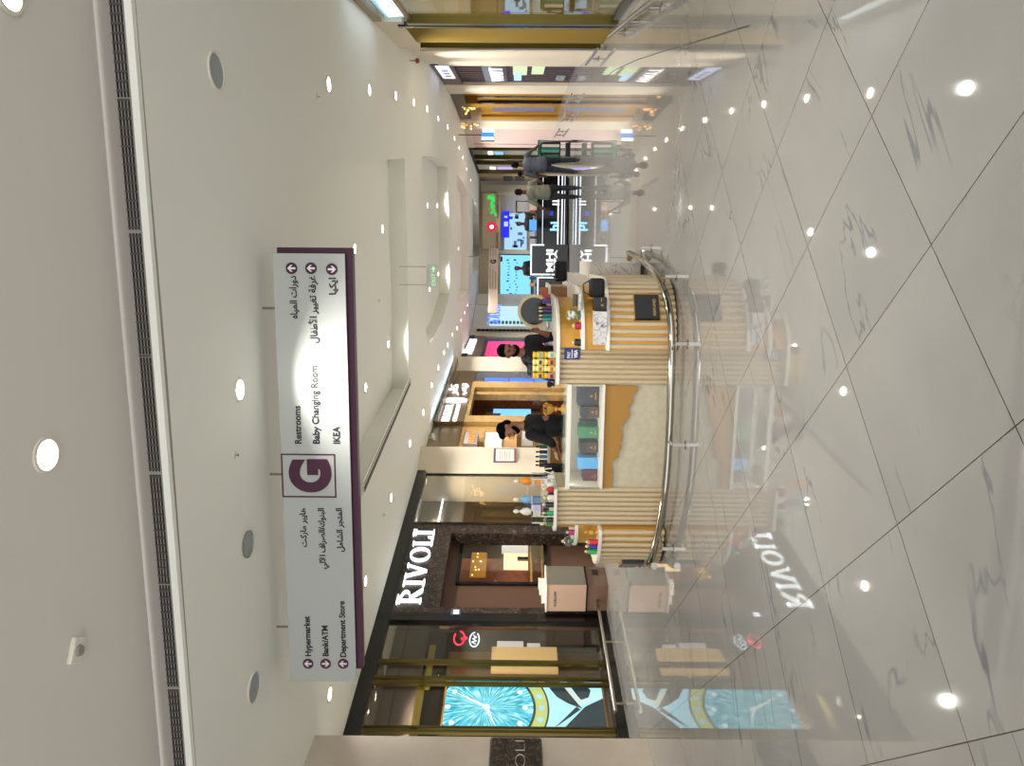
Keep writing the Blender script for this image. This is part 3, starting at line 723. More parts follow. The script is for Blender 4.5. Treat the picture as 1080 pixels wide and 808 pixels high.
nm = thing('shop_name_sign', L1, 0, -.02, 0, 'large glowing white serif lettering RIVOLI on the dark marble', 'sign')
x0 = X(638.5); x1 = X(560); zb_ = L1.px(444.5, 632)[1]; zt_ = L1.px(418, 632)[1]; hL = (zt_-zb_)*.86
ws_ = [('R', 1.05), ('I', .5), ('V', 1.15), ('O', 1.15), ('L', .80), ('I', .5)]; tot = sum(a for _, a in ws_) + .02*5; k = (x1-x0)/tot; x = x0
for i, (ch, a) in enumerate(ws_):
    mb = MB(); serif(mb, ch, x, a*k*.84, -.03, .02, hL, zb_)
    if i == 0: mb.box(x-.02, x+.55*hL, -.03, .02, zb_+hL*1.06, zb_+hL*1.12)
    if i == 5: mb.box(x-.02, x+.5*hL, -.03, .02, zb_+hL*1.06, zb_+hL*1.12)
    mb.build('letter', M_face, nm); x += (a+.02)*k
# small blue-white plaque on the marble jamb
r = rect(L1, 649, 643, 475, 485.5, -.03); pq = thing('plaque', L1, r[0], -.03, r[2], 'small pale plaque with letter marks on the marble jamb', 'sign')
MB().box(0, r[1]-r[0], 0, .02, 0, r[3]-r[2]).build('plate', mat('plaque_blue', '3C4A66', .4), pq)
text('lettering', 'IN', M_led, pq, .03, 0, .03, (r[3]-r[2])-.07, (r[1]-r[0])-.06, .003)

# ---- shop reflections in the tall right pane, built as bronze wall, emblem and letters
r = rect(L1, 552, 503, 488, 600, 1.1); it = thing('reflection_panel', L1, r[0]-.3, 1.1, 0, 'bronze panel with arched emblem standing for reflections in the tall pane', 'panel')
wI = r[1]-r[0]+.5
MB().box(0, wI, 0, .08, 0, r[3]).build('board', mat('bronze_dark', '4B3B28', .35, .6), it)
MB().box(0, wI, 0, .08, r[3], ZC-.05).build('upper_board', mat('taupe_board', '6E665C', .5), it)
q = L1.px(497, 520, 1.1); cx = q[0]-(r[0]-.3); MB().ring(cx, q[1]-.15, .38, .36, -.01, 0).build('arch_emblem', M_gold, it)
qa = L1.px(507, 535, 1.1); text('lettering', 'ALFRED', mat('gold_letter', 'C9A860', .3, .6, emit=.15, ecol='D9B870'), it, cx-.6, 0, qa[1]-.12, .17, 1.15, .01)
text('lettering', 'LONDON', M_gold, it, cx-.45, 0, qa[1]-.35, .09, .8, .01)
q0 = L1.px(514, 530, 1.1)[1]; q1 = L1.px(560, 530, 1.1)[1]
MB().box(cx-.25, cx+.55, -.03, 0, q1, q0).build('reflection_lit_panel', mat('reflection_gold_lit', '9A7E48', .4, emit=.12, ecol='C9A25A'), it)
MB().box(0, wI, -.10, -.04, r[3]+.55, r[3]+.58).build('cove_strip', M_led, it)
# low steel bumper rail in front of the shop
def bumper(fr, s0, s1, off, z, posts, label, r_=.026):
    b = thing('bumper_rail', fr, s0, off, 0, label, 'bumper rail')
    MB().cyl((0, 0, z), (s1-s0, 0, z), r_, n=12).build('tube', M_steel, b, smooth=True)
    for p in posts: MB().cyl((p, 0, z), (p, .14, z-.02), r_*.7, n=8).cyl((p, .01, 0), (p, .01, z), r_*.7, n=8).lathe([(.04, 0), (.04, .01), (.02, .015)], (p, .01, 0), n=12).build('post', M_steel, b)
    return b
bumper(L1, X(768), X(645), -.32, .17, (.15, 1.35, 2.6), 'low steel bumper rail in front of the watch shop glass')

shop_fill_lamp = bpy.data.lights.new('shop_fill_lamp', 'SPOT'); shop_fill_lamp.energy = 130; shop_fill_lamp.spot_size = 2.2; shop_fill_lamp.spot_blend = .6; shop_fill_lamp.shadow_soft_size = .06; shop_fill_lamp.color = (1, .86, .66)  # warm lamps added to light the shop interiors
def fill_spot(fr, x, y, z, label):
    o = thing('shop_fill_spotlight', fr, x, y, z, label, 'ceiling light', 'added shop fill spotlights')
    MB().lathe([(.05, 0), (.05, -.012), (.035, -.014), (.03, -.004)], n=20).build('ring', M_slab, o); MB().lathe([(.028, -.003), (.028, -.005)], n=16).build('lens', M_lamp, o)
    l = bpy.data.objects.new('lamp', shop_fill_lamp); C.objects.link(l); l.parent = o; l.location = (0, 0, -.02); return o
for xx in (X(760), X(735), X(708), X(680), X(540), X(515)): fill_spot(L1, xx, .85, ZC-.035, 'added warm spotlight lighting the interior behind the watch shop glass')
# ---- low blush cabinet by the portal
x0c = X(646, -.05); cab = thing('podium_cabinet', L1, L1.px(540, 646, -.05)[0], -.62, 0, 'blush and grey podium cabinet by the watch shop entrance', 'cabinet')
dW, dD, hC = .50, .52, 1.02
M_blush = mat('blush_lacquer', 'B79A86', .4); M_gryl = mat('grey_lacquer', '7C7568', .35)
MB().box(0, dW, 0, dD, 0, .34).build('lower_cabinet', mat('brown_lacquer', '6E5444', .4), cab, bevel=.005)
MB().box(-.01, dW+.01, -.01, dD+.01, .36, hC).build('upper_cabinet', M_blush, cab, bevel=.005)
MB().box(.0, dW, -.016, -.010, .38, hC-.02).build('front_door', M_gryl, cab)
MB().box(-.012, dW+.012, -.012, dD+.012, .34, .362).build('reveal', M_black, cab)
MB().box(-.02, dW+.02, -.02, dD+.02, hC, hC+.025).build('worktop', M_slab, cab)
MB().box(.0, dW, -.02, -.01, .36, .37).box(.28, .42, -.01, -.004, .14, .24).build('vent', M_black, cab)
t_ = text('lettering', 'KORLOFF', M_ink, cab, 0, 0, .86, .045, .30, .003); t_.rotation_euler = (0, 0, -PI/2); t_.location = (-.011, .42, .86)
for k, (a, b_, w_, h_) in enumerate(((.05, .1, .12, .07), (.2, .12, .14, .11), (.06, .3, .16, .06), (.28, .3, .12, .09))):
    o = thing('gift_box', L1, L1.px(540, 646, -.05)[0]+a, -.62+b_, hC+.026, ['small ivory box at the near left of the podium cabinet top', 'tallest ivory box on the podium cabinet', 'flattest ivory box at the wall side of the podium cabinet', 'ivory box at the far corner of the podium cabinet'][k], 'box', 'ivory boxes on the podium cabinet')
    MB().box(0, w_, 0, .12, 0, h_*.7).build('box_body', M_slab, o); MB().box(-.004, w_+.004, -.004, .124, h_*.7, h_).build('lid', M_slab, o)
# dark square pedestal further in
ped = thing('pedestal', L1, X(600, -.02), .35, 0, 'dark brown low pedestal inside the shop portal', 'pedestal')
MB().box(0, .5, 0, .4, 0, .95).build('body', mat('dark_brown', '1D120D', .4), ped); MB().box(.05, .25, -.01, 0, .3, .7).build('panel', mat('brown_inset', '3B281D', .4), ped)

# ---- stone pillar at the left edge of the view
A, B = hz(688, 779), hz(692, 812)
pd = Fr(V2(hz(332.5, 775, ZC)), V2(at(540, 775, 9.4)))
P1 = hz(332.5, 775.5, ZC); P0 = hz(320, 808, ZC); dd = (P1 - P0); dd.z = 0; dd.normalize(); nn = Vector((-dd.y, dd.x, 0))
if nn.y < 0: nn = -nn
Pn = P1 - dd*4; q = [P1, Pn, Pn + nn*1.3, P1 + nn*1.3]
struct('wall_pillar', MB().prism([V2(p) for p in q], 0, ZC), M_beige)
PF = Fr(V2(Pn), V2(P1))
r = rect(PF, 812, 777.5, 515, 573, -.06)
cs = thing('side_sign', PF, r[1]-1.3, -.07, r[2], 'round-edged dark marble sign with thin white lettering on the stone pillar', 'sign')
hS = r[3]-r[2]
MB().box(0, 1.3-.0, 0, .07, 0, hS).build('sign_board', M_dmarble, cs, bevel=.03)
sB_, zB_ = PF.px(555, 806, -.075)
text('lettering', 'RIVOLI', M_white, cs, 1.23, 0, zB_-r[2]+.01, .12, .80, .004, -.006, 'r')

# ---- cream pillar between the watch shop and the jewellery shop
A = hz(440, 498.5, ZC); B = at(446, 471, A.y+.55); CP = Fr(V2(A), V2(B))
struct('wall_column', MB().box(.0, CP.L, 0, 1.2, 0, ZC).box(-.02, CP.L-.4, -.03, 0, 0, 3.7), M_cream, loc=CP.O, rot=(0, 0, CP.a))
r = rect(CP, 487.5, 473, 520.5, 544.5, -.05); fp = thing('framed_notice', CP, r[0], -.05, r[2], 'framed purple edged notice on the cream pillar', 'notice')
w_, h_ = r[1]-r[0], r[3]-r[2]
MB().box(0, w_, 0, .018, 0, h_).build('backing', mat('notice_purple', '5A4A72', .5), fp); MB().box(.03, w_-.02, -.003, 0, .05, h_-.05).build('paper', M_white, fp)
mb = MB()
for k in range(5): mb.box(.07, w_-.08-.03*(k % 2), -.005, -.003, h_*.3+k*.055, h_*.3+k*.055+.012)
mb.build('print', mat('grey_print', '9A9AA0', .5), fp)
mb = MB(); mb.box(.0, w_*.55, -.006, -.003, .0, .03); mb.box(w_*.62, w_, -.006, -.003, 0, .03); mb.build('print', mat('red_print', 'B84A50', .5), fp)
# ------------------------------------------------------------------ jewellery shop beyond the cream pillar
L2 = Fr(V2(hz(450.5, 467, ZC)), V2(hz(476.8, 391.4, ZC)))
X2 = lambda py, off=0.: L2.px(540, py, off)[0]
js = thing('jewellery_shop_front', L2, 0, 0, 0, 'bronze and oak jewellery shop front with white emblem sign', 'shopfront')
zf = L2.px(487, 449)[1]; zf2 = L2.px(493, 430)[1]
MB().box(X2(475), X2(449.5), 0, .1, zf, ZC-.02).build('fascia', M_bronze, js)
MB().box(X2(449), X2(405.5), -.12, .1, zf2, ZC-.02).build('sign_fascia', M_bronze, js)
MB().box(X2(405), X2(391.5), 0, .1, L2.px(500, 400)[1], ZC-.02).build('fascia', M_bronze, js)
M_oakl = mat('light_oak', 'B8955E', .4, noise=('A07C48', 7))
mb = MB()
a, b = X2(448.5), X2(405.5); fw = (b-a)*.13
mb.box(a, a+fw, -.10, .2, 0, zf2).box(b-fw*1.3, b, -.10, .2, 0, zf2).box(a+fw, b-fw*1.3, -.1, .2, zf2-.12, zf2)
mb.box(b-fw*2.2, b-fw*1.6, .0, .2, 0, zf2-.12)
mb.build('door_surround', M_oakl, js)
MB().box(a+fw, b-fw*1.3, 1.3, 1.4, 0, zf2).box(a+fw-.03, a+fw, .2, 1.4, 0, zf2).box(b-fw*1.3, b-fw*1.3+.03, .2, 1.4, 0, zf2).build('inner_wall', M_woodr, js)
mb = MB()
for k in range(3): mb.box(a+fw, b-fw*1.3, 1.25, 1.3, 2.6+k*.25, 2.63+k*.25)
mb.box(a+fw+.5, a+fw+.53, 1.2, 1.3, 0, zf2-.1)
mb.build('batten', M_oakl, js)
MB().box(X2(475), a, .05, .12, 0, zf).build('side_panel', M_oakl, js)
MB().box(b, X2(391.5), .05, .12, 0, L2.px(500, 400)[1]).build('side_panel', mat('slate_panel', '54545C', .35), js)
# blue screen in the doorway
r = rect(L2, 441, 431.5, 513, 560, .4, ref=436); sc_ = thing('video_screen', L2, r[0], .4, r[2], 'blue screen with black header in the jewellery shop doorway', 'screen')
M_blue = mat('screen_blue', '000000', .3, emit=1.0, ecol='6FB8F0'); w_, h_ = r[1]-r[0], r[3]-r[2]
MB().box(-.03, w_+.03, 0, .05, -.3, h_+.03).build('casing', M_black, sc_); MB().box(0, w_, -.004, 0, 0, h_*.85).build('picture', M_blue, sc_)
MB().box(0, w_*.5, -.008, -.004, h_*.68, h_*.85).build('logo_tile', mat('tile_purple', '2A1838', .4), sc_)
# vertical blue light bars
r = rect(L2, 403.5, 399, 511, 590, -.02, ref=401); mb = MB(); w_ = r[1]-r[0]; hB = (r[3]-r[2])/3
vb = empty('light_panel', (r[0], -.03, 0)); vb.parent = js
MB().box(-.5, w_+.05, .02, .06, 1.0, r[3]+.15).build('board', mat('slate_board', '4A4A54', .4), vb)
for k in range(3): MB().box(0, w_, 0, .02, r[2]+k*hB+.04, r[2]+(k+1)*hB).build('light_bar', mat('bar_blue', '000000', .3, emit=1.1, ecol='3A74F0'), vb)
cv = bpy.data.lights.new('blue_glow_lamp', 'AREA'); cv.shape = 'RECTANGLE'; cv.size = 3.2; cv.size_y = .06; cv.energy = 5; cv.color = (.5, .74, 1)  # bluish lamp and its trough, added for the blue glow on the ceiling
for fr_c, xc_ in ((L2, L2.L*.35), (L2, L2.L*.85)):
    lo = bpy.data.objects.new('blue_glow_lamp', cv); C.objects.link(lo); lo.parent = js; lo.location = (xc_, -.34, ZC-.15); lo.rotation_euler = (PI+.7, 0, 0)
    MB().box(xc_-1.6, xc_+1.6, -.38, -.12, ZC-.19, ZC-.17).build('glow_lamp_trough', M_bronze, js)
# sign: two lines, oval emblem, two Arabic lines
s0, s1 = X2(447, -.13), X2(406, -.13); W2 = s1 - s0
zm = L2.px(476, 440, -.13)[1]; hs = .30
em_ = thing('shop_name_sign', L2, s0, -.13, 0, 'white raised shop sign with oval emblem and Arabic on bronze', 'sign')
text('lettering', 'KULUR', M_sgn, em_, .12, -.01, zm+.03, .24, W2*.38, .02, .004)
text('lettering', 'GOLD&DIAMONDS', M_sgn, em_, .12, -.01, zm-.18, .12, W2*.38, .02, 0)
text('lettering', arabic('كلر'), M_sgn, em_, W2-.05, -.01, zm+.05, .28, W2*.32, .02, .004, 'r')
text('lettering', arabic('للذهب'), M_sgn, em_, W2-.05, -.01, zm-.24, .18, W2*.30, .02, 0, 'r')
MB().ring(W2*.53, zm+.02, .38, .27, -.05, 0, sx=.6).ring(W2*.53, zm+.02, .15, .0, -.05, 0, sx=.5, n=16).build('emblem', M_sgn, em_)
# display cases behind the clear side glass, left of the doorway
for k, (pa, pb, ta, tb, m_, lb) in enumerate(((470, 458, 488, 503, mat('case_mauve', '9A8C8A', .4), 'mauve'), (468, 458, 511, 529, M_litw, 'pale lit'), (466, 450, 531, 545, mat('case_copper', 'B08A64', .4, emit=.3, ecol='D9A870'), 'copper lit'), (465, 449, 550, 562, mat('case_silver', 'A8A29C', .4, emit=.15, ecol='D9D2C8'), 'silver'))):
    r = rect(L2, pa, pb, ta, tb, -.15); o = thing('showcase', L2, r[0], -.2, r[2], '%s wall showcase with jewellery beside the cream pillar' % lb, 'showcase')
    w_, h_ = r[1]-r[0], r[3]-r[2]
    MB().box(0, w_, 0, .2, 0, h_).build('case', m_, o, bevel=.01)
    mb = MB()
    for j in range(4): mb.box(.05+j*w_/4.4, .05+j*w_/4.4+w_/7, -.02, 0, h_*.2, h_*.65)
    mb.build('jewellery', M_led if k == 1 else M_goldw, o)
    MB().box(-.01, w_+.01, -.01, .2, h_, h_+.02).build('cap', M_gold, o)

# cream pier and the next shop with the pink screen
A = hz(477.5, 391.2, ZC); B = at(487, 376, A.y+.8); CQ = Fr(V2(A), V2(B))
struct('wall_pier', MB().box(0, CQ.L, 0, 1.2, 0, ZC), M_cream, loc=CQ.O, rot=(0, 0, CQ.a))
L3 = Fr(V2(hz(486.3, 376, ZC)), V2(hz(495.5, 355, ZC)))
X3 = lambda py, off=0.: L3.px(540, py, off)[0]
ps = thing('pink_screen_shop_front', L3, 0, 0, 0, 'brown fascia shop front with white sign and pink poster screen', 'shopfront')
zf = L3.px(508, 370)[1]; M_mauve = mat('mauve_fascia', '7E6258', .4)
MB().box(0, L3.L+.2, 0, .1, zf, ZC-.25).build('fascia', M_mauve, ps); MB().box(0, L3.L+.2, -.05, .1, ZC-.25, ZC-.02).build('head_trim', M_blackm, ps)
MB().box(0, L3.L+.2, .1, .2, 0, zf).build('glazing', mat('navy_glazing', '141A2C', .2), ps)
r = rect(L3, 374, 359, 513, 575, .0, ref=366); MB().box(r[0], r[1], .05, .1, r[2], r[3]).build('poster_screen', mat('screen_pink', '000000', .4, emit=.9, ecol='DC2A68'), ps)
text('lettering', 'Mamas', M_sgn, ps, X3(374), -.01, L3.px(497, 366)[1]-.15, .55, abs(X3(359)-X3(374)), .03, .01)
# last stretch on the left: pale column, chain ornament, white shop with blue neon
A = hz(496, 355, ZC); L4 = Fr(V2(A), V2(hz(499.5, 331, ZC)))
X4 = lambda py, off=0.: L4.px(540, py, off)[0]
fs = thing('white_shop_front', L4, 0, 0, 0, 'far white shop front with blue neon sign and chain ornament', 'shopfront')
MB().box(0, L4.L+3, 0, .15, 0, ZC-.02).build('wall', M_slab, fs)
r = rect(L4, 343, 323, 517, 570, -.05, ref=333); MB().box(r[0], r[1], -.06, -.01, r[2], r[3]).build('window', mat('pale_cyan_screen', '000000', .4, emit=.75, ecol='B8DCE4'), fs)
mb = MB(); zz = L4.px(521, 333)[1]
for k in range(4):
    a_ = r[0]+.3+k*(r[1]-r[0]-.5)/3; mb.tube([(a_-.2, -.1, zz-.3), (a_, -.1, zz+.2), (a_+.2, -.1, zz-.1)], .06, 6); mb.tube([(a_-.1, -.1, zz+.3), (a_+.2, -.1, zz-.35)], .05, 6)
mb.build('neon_figure', mat('neon_blue', '000000', .4, emit=2., ecol='4A62F8'), fs)
mb = MB(); xx = X4(350)
for k in range(14):
    z_ = 3.5-k*.22; mb.ring(xx, z_, .12, .06, -.12, -.06, n=10, sx=.8)
mb.build('chain_ornament', M_blackm, fs)
mb = MB()
for k in range(9): mb.box(r[0]+.1, r[0]+.35, -.14, -.07, 1.2+k*.2, 1.33+k*.2)
mb.build('shelf_goods', mat('teal_goods', '2E6068', .5), fs)
# ------------------------------------------------------------------ perfume kiosk
K = Fr((-1.501, 7.24), (.38, 6.90))
XK = lambda py, off=0.: K.px(540, py, off)[0]
Z1, Z2, Z3 = .697, .934, 1.167
M_skirt = mat('skirting', '3A352E', .25, .5)
def ribs(mb, path, z0, z1, r=.024, pitch=.052):
    """half round ribs standing along a path of xy points"""
    d = 0; nxt = pitch/2
    for (x0, y0), (x1, y1) in zip(path, path[1:]):
        L = math.hypot(x1-x0, y1-y0)
        while nxt <= d + L:
            t = (nxt - d)/L; x, y = x0+(x1-x0)*t, y0+(y1-y0)*t
            mb.cyl((x, y, z0), (x, y, z1), r, n=10); nxt += pitch
        d += L
def quarter(xc, yc, a, b, side, n=14):
    return [(xc + side*a*math.sin(PI/2*k/n), yc - b*math.cos(PI/2*k/n)) for k in range(n+1)]
def tall_unit(x0, x1, label):
    u = thing('fluted_cabinet', K, x0, 0, 0, label, 'cabinet', 'cream fluted kiosk cabinets')
    w = x1 - x0
    MB().box(0, w, .03, .55, .015, Z3-.035).build('body', M_rib, u)
    mb = MB(); ribs(mb, [(0, .03), (w, .03)], .015, Z3-.035); mb.build('fluting', M_rib, u, smooth=True)
    MB().box(.02, w-.02, .06, .5, 0, .015).build('skirting', M_skirt, u)
    return u
xL0, xL1, xR0, xR1 = 0.0, XK(515), XK(405), XK(366)
uL = tall_unit(xL0, xL1, 'cream fluted kiosk cabinet left of the glass display case')
uR = tall_unit(xR0, xR1, 'cream fluted kiosk cabinet right of the glass display case, with a blue sticker')
# sticker
r = rect(K, 378.5, 367, 595, 611.5, 0); w_, h_ = r[1]-r[0], r[3]-r[2]
st = MB().box(r[0]-xR0, r[1]-xR0, -.002, .008, r[2], r[3]).build('sticker', mat('sticker_blue', '0E2668', .4), uR, bevel=.004)
text('sticker_lettering', 'VISA', M_white, st, r[0]-xR0+w_*.12, -.002, r[2]+h_*.16, h_*.22, w_*.76, .001, .002)
text('sticker_lettering', 'PAY', M_white, st, r[0]-xR0+w_*.12, -.002, r[2]+h_*.62, h_*.2, w_*.6, .001, .001)
MB().box(r[0]-xR0+w_*.1, r[1]-xR0-w_*.1, -.0035, -.002, r[2]+h_*.48, r[2]+h_*.53).build('sticker_line', M_white, st)
# counter tops
def top_slab(poly, label):
    o = MB().prism(poly, Z3-.035, Z3).build('countertop', M_slab, None, bevel=.006, loc=K.O, rot=(0, 0, K.a)); tag(o, label, 'countertop'); return o
top_slab([(xL1+.0, -.03), (xL1, .60), (-.16, 1.3)] + quarter(0, .42, .14, .45, -1)[::-1], 'white kiosk countertop over the left cabinet')
xr = xR1
qr = quarter(xr, .62, .46, .65, 1)
top_slab([(xR0-.0, -.03)] + qr[0:] + [(xr+.46, 1.55), (xr+.06, 1.55), (xr+.02, .62), (xR0, .6)], 'white kiosk countertop over the right cabinet and rounded corner')
# stepped rounded corners: each level is a cabinet with ribs or gold wall and a white slab
def corner(xc, side, levels, label):
    u = thing('stepped_corner_cabinet', K, xc, 0, 0, label, 'cabinet', None)
    for i, (yf, a, b, z0, z1, yend, kind) in enumerate(levels):
        yc = yf + b; q = quarter(0, yc, a, b, side)
        q2 = [(side*(-.0), yf)] + q
        body = [(0, yf)] + q[1:] + [(side*a, yend), (0, yend)]
        if side < 0: body = body[::-1]
        MB().prism(body, z0 + (.015 if z0 == 0 else 0), z1-.035).build('body', M_goldw, u)
        if kind:
            mb = MB(); ribs(mb, q + [(side*a, yend)], .015, z1-.035, .026, .074); mb.build('fluting', M_rib, u, smooth=True)
            MB().prism([(x*.94, y+.04) for x, y in body], 0, .015).build('skirting', M_skirt, u)
        o_ = .03; qs = quarter(0, yc, a+o_, b+o_, side); sl = [(0, yf-o_)] + qs[1:] + [(side*(a+o_), yend), (0, yend)]
        if side < 0: sl = sl[::-1]
        if i < len(levels)-1: MB().prism(sl, z1-.035, z1).build('step_slab', M_slab, u, bevel=.005)
    return u
cr = corner(xr, 1, [(-.20, .67, .56, 0, Z1, 1.55, 1), (-.14, .56, .62, Z1, Z2, 1.55, 0), (0, .42, .60, Z2, Z3, 1.55, 0)], 'rounded right corner of the kiosk with fluted base and stepped gold shelves')
cl = corner(0, -1, [(-.08, .54, .5, 0, Z1, 1.5, 1), (.04, .34, .42, Z1, Z2, 1.5, 0), (.06, .10, .30, Z2, Z3, 1.3, 0)], 'rounded left corner of the kiosk with fluted base and stepped gold shelves')
# small black display panels on the corners
def on_arc(xc, yf, a, b, side, ph):
    yc = yf + b; p = (xc + side*a*math.sin(ph), yc - b*math.cos(ph)); t = math.atan2(b*math.sin(ph), a*math.cos(ph)); return p, side*t
for (xc, yf, a, b, side, ph, cz, lb) in ((xr, -.20, .67, .56, 1, .62, .30, 'small black glass panel with gilt lettering on the right fluted corner'), (0, -.08, .54, .5, -1, 1.02, .30, 'small black glass panel on the left fluted corner')):
    (x, y), t = on_arc(xc, yf, a+.03, b+.03, side, ph)
    o = empty('display_panel', (x-xc, y, cz-.12), t); o.parent = cr if side > 0 else cl
    MB().box(-.13, .13, -.035, .03, 0, .24).build('glass_front', M_black, o, bevel=.003)
    MB().box(-.135, .135, -.03, .03, -.006, 0).box(-.135, .135, -.03, .03, .24, .246).build('edge', M_gold, o)
    text('lettering', 'PERFUMES' if side > 0 else 'OUD', mat('gilt', 'B89A60', .4), o, -.10, -.036, .035, .028, .18 if side > 0 else .09, .001)
# display case
cw = xR0 - xL1
dc = thing('glass_display_case', K, xL1, 0, 0, 'glass topped display case with gold and pale front in the kiosk middle', 'display case')
zg = K.px(597, 460)[1]; zs = K.px(634, 460)[1]
MB().box(0, cw, .05, .60, .012, zs-.03).build('base_body', mat('pale_front', 'BDB39A', .5, noise=('B2A88E', 14)), dc)
MB().box(.02, cw-.02, .08, .56, 0, .015).build('skirting', M_skirt, dc)
MB().box(0, cw, -.0, .60, zs-.03, zs).build('shelf', M_slab, dc, bevel=.003)
MB().box(0, cw, .56, .60, zs, zg-.01).box(0, .02, .0, .56, zs, zg-.05).box(cw-.02, cw, 0, .56, zs, zg-.05).build('back_panel', mat('case_liner', 'BEB5A0', .5), dc)
MB().box(0, cw, -.005, .0, zs, zg).build('front_glass', M_glass, dc); MB().box(0, cw, -.005, .60, zg, zg+.008).build('top_glass', glassmat('top_glass', (.94, .98, .96), .06, .6), dc)
MB().box(0, cw, -.01, .03, zg-.045, zg-.002).box(0, cw, .45, .5, zg-.05, zg-.002).build('rail', M_slab, dc)
# torn gold front: irregular lower edge
edge = [(407, 672), (410, 672), (414, 669.5), (420, 666), (425, 667), (429, 663), (436, 664), (440, 662), (446, 658), (450, 655), (455, 656), (461, 656.5), (466, 655), (472, 655), (476, 651), (482, 652), (487, 645), (490, 644.5), (494, 646), (500, 646), (505, 645), (515, 645)]
pts_ = []; random.seed(11)
for (p0, q0), (p1, q1) in zip(edge, edge[1:]):
    for t in (0, .33, .66):
        s, z = K.px(q0+(q1-q0)*t, p0+(p1-p0)*t, .03); pts_.append((min(max(s-xL1, 0.001), cw-.001), z + random.uniform(-.006, .006)))
pts_.append((0.001, pts_[-1][1]))
mb = MB()
zt_ = zs-.03
for (x0, z0), (x1, z1) in zip(pts_, pts_[1:]):
    if abs(x0-x1) > 1e-4: mb.wprism([(x1, z1), (x0, z0), (x0, zt_), (x1, zt_)], .025, .05)
mb.build('gold_front', mat('gold_paper', 'A67A34', .5, .2), dc)
cl_ = bpy.data.lights.new('case_fill_lamp', 'AREA'); cl_.shape = 'RECTANGLE'; cl_.size = cw*.95; cl_.size_y = .02; cl_.energy = 1.1; cl_.color = (1, .95, .86)  # added lamp that brightens the boxes, without a visible fitting
lo = bpy.data.objects.new('lamp', cl_); C.objects.link(lo); lo.parent = dc; lo.location = (cw/2, .06, zg-.05); lo.rotation_euler = (.5, 0, 0)
# boxes inside the case
def pbox(fr, name, pyL, pyR, pxT, pxB, y, dep, m, label, cat='box', group=None, lid=None, emblem=True, zfix=None, base=None):
    r = rect(fr, pyL, pyR, pxT, pxB, y); z0 = r[2] if zfix is None else zfix; w, h = r[1]-r[0], r[3]-z0
    o = thing(name, fr, r[0], y, z0, label, cat, group)
    MB().box(0, w, 0, dep, 0, h*.62).build('box_body', m, o, bevel=.002); MB().box(-.002, w+.002, -.002, dep+.002, h*.62, h).build('lid', lid or m, o, bevel=.002)
    if emblem: MB().wprism([(w*.5-.012, h*.30), (w*.5, h*.48), (w*.5+.012, h*.30), (w*.5, h*.36)], -.0035, -.002).box(w*.3, w*.7, -.0035, -.002, h*.16, h*.19).build('emblem', M_goldw, o)
    return o
GB = 'perfume gift boxes in the glass case'
c_ = lambda n, h: mat(n, h, .45)
pbox(K, 'perfume_box', 427, 407.5, 609.5, 633, .25, .2, c_('box_black', '17171B'), 'large black perfume box at the right end of the glass case', 'perfume box', GB, zfix=zs)
pbox(K, 'perfume_box', 440, 428.5, 613, 632, .2, .2, c_('box_brown', '3C2420'), 'brown perfume box between the black and green ones', 'perfume box', GB, lid=c_('lid_black', '15161A'), zfix=zs)
pbox(K, 'perfume_box', 449.5, 444, 612, 631, .32, .15, c_('box_dgreen', '1F4034'), 'dark green lidded box just right of the bright green one', 'perfume box', GB, zfix=zs, emblem=False)
pbox(K, 'perfume_box', 461.5, 450, 610.5, 631, .2, .2, c_('box_green', '2C6A46'), 'bright green perfume box in the middle of the glass case', 'perfume box', GB, zfix=zs)
pbox(K, 'perfume_box', 477, 466, 611.5, 630.5, .2, .2, c_('box_umber', '38271F'), 'umber brown perfume box left of the bright green one', 'perfume box', GB, lid=c_('lid_dark', '171518'), zfix=zs)
pbox(K, 'perfume_box', 482, 477.6, 613, 630, .34, .12, c_('box_teal', '1C2C3A'), 'narrow dark teal box behind the sky blue one', 'perfume box', GB, zfix=zs, emblem=False)
pbox(K, 'perfume_box', 494, 482.5, 609.5, 629.5, .2, .2, c_('box_blue', '4A93C6'), 'sky blue perfume box in the glass case', 'perfume box', GB, zfix=zs, emblem=False)
pbox(K, 'perfume_box', 509.5, 495, 615, 629.5, .2, .2, c_('box_wine', '4C1020'), 'wine red perfume box at the left end of the glass case', 'perfume box', GB, zfix=zs)
# boxes on the right corner steps
def on_step(name, py, y, z, label, cat, group=None, rz=0.):
    return thing(name, K, XK(py, y), y, z, label, cat, group, rz)
M_boxm = marble('marble_print', 'C9C6C2', '6E6C70', 6, .35, .03)
a_, b_ = XK(363, -.22), XK(328, -.22); o = thing('perfume_box', K, a_, -.22, Z1+.001, 'long white marble-patterned gift box on the lowest right step', 'perfume box')
MB().box(0, b_-a_, 0, .16, 0, .12).build('box_body', M_boxm, o, bevel=.002); MB().box(-.002, b_-a_+.002, -.002, .162, .09, .125).build('lid', M_boxm, o)
text('lettering', 'X', M_ink, o, .17, -.003, .035, .03, .03, .001)
a_, b_ = XK(327, -.14), XK(312, -.14); o = thing('perfume_box', K, a_, -.16, Z1+.001, 'square black gift box with gilt mark on the lowest right step', 'perfume box')
MB().box(0, b_-a_-.01, 0, .15, 0, .115).build('box_body', c_('b_black', '131216'), o, bevel=.002); MB().box(-.002, b_-a_-.008, -.002, .152, .085, .12).build('lid', c_('b_lid', '17161A'), o)
text('lettering', 'X', M_goldw, o, .04, -.003, .03, .03, .03, .001); MB().box(.09, .13, -.004, -.002, .05, .056).build('gilt_line', M_goldw, o)
o = thing('handbag', K, XK(311, .05), .02, Z1+.001, 'black quilted bag with gold clasp on the lowest right step', 'bag')
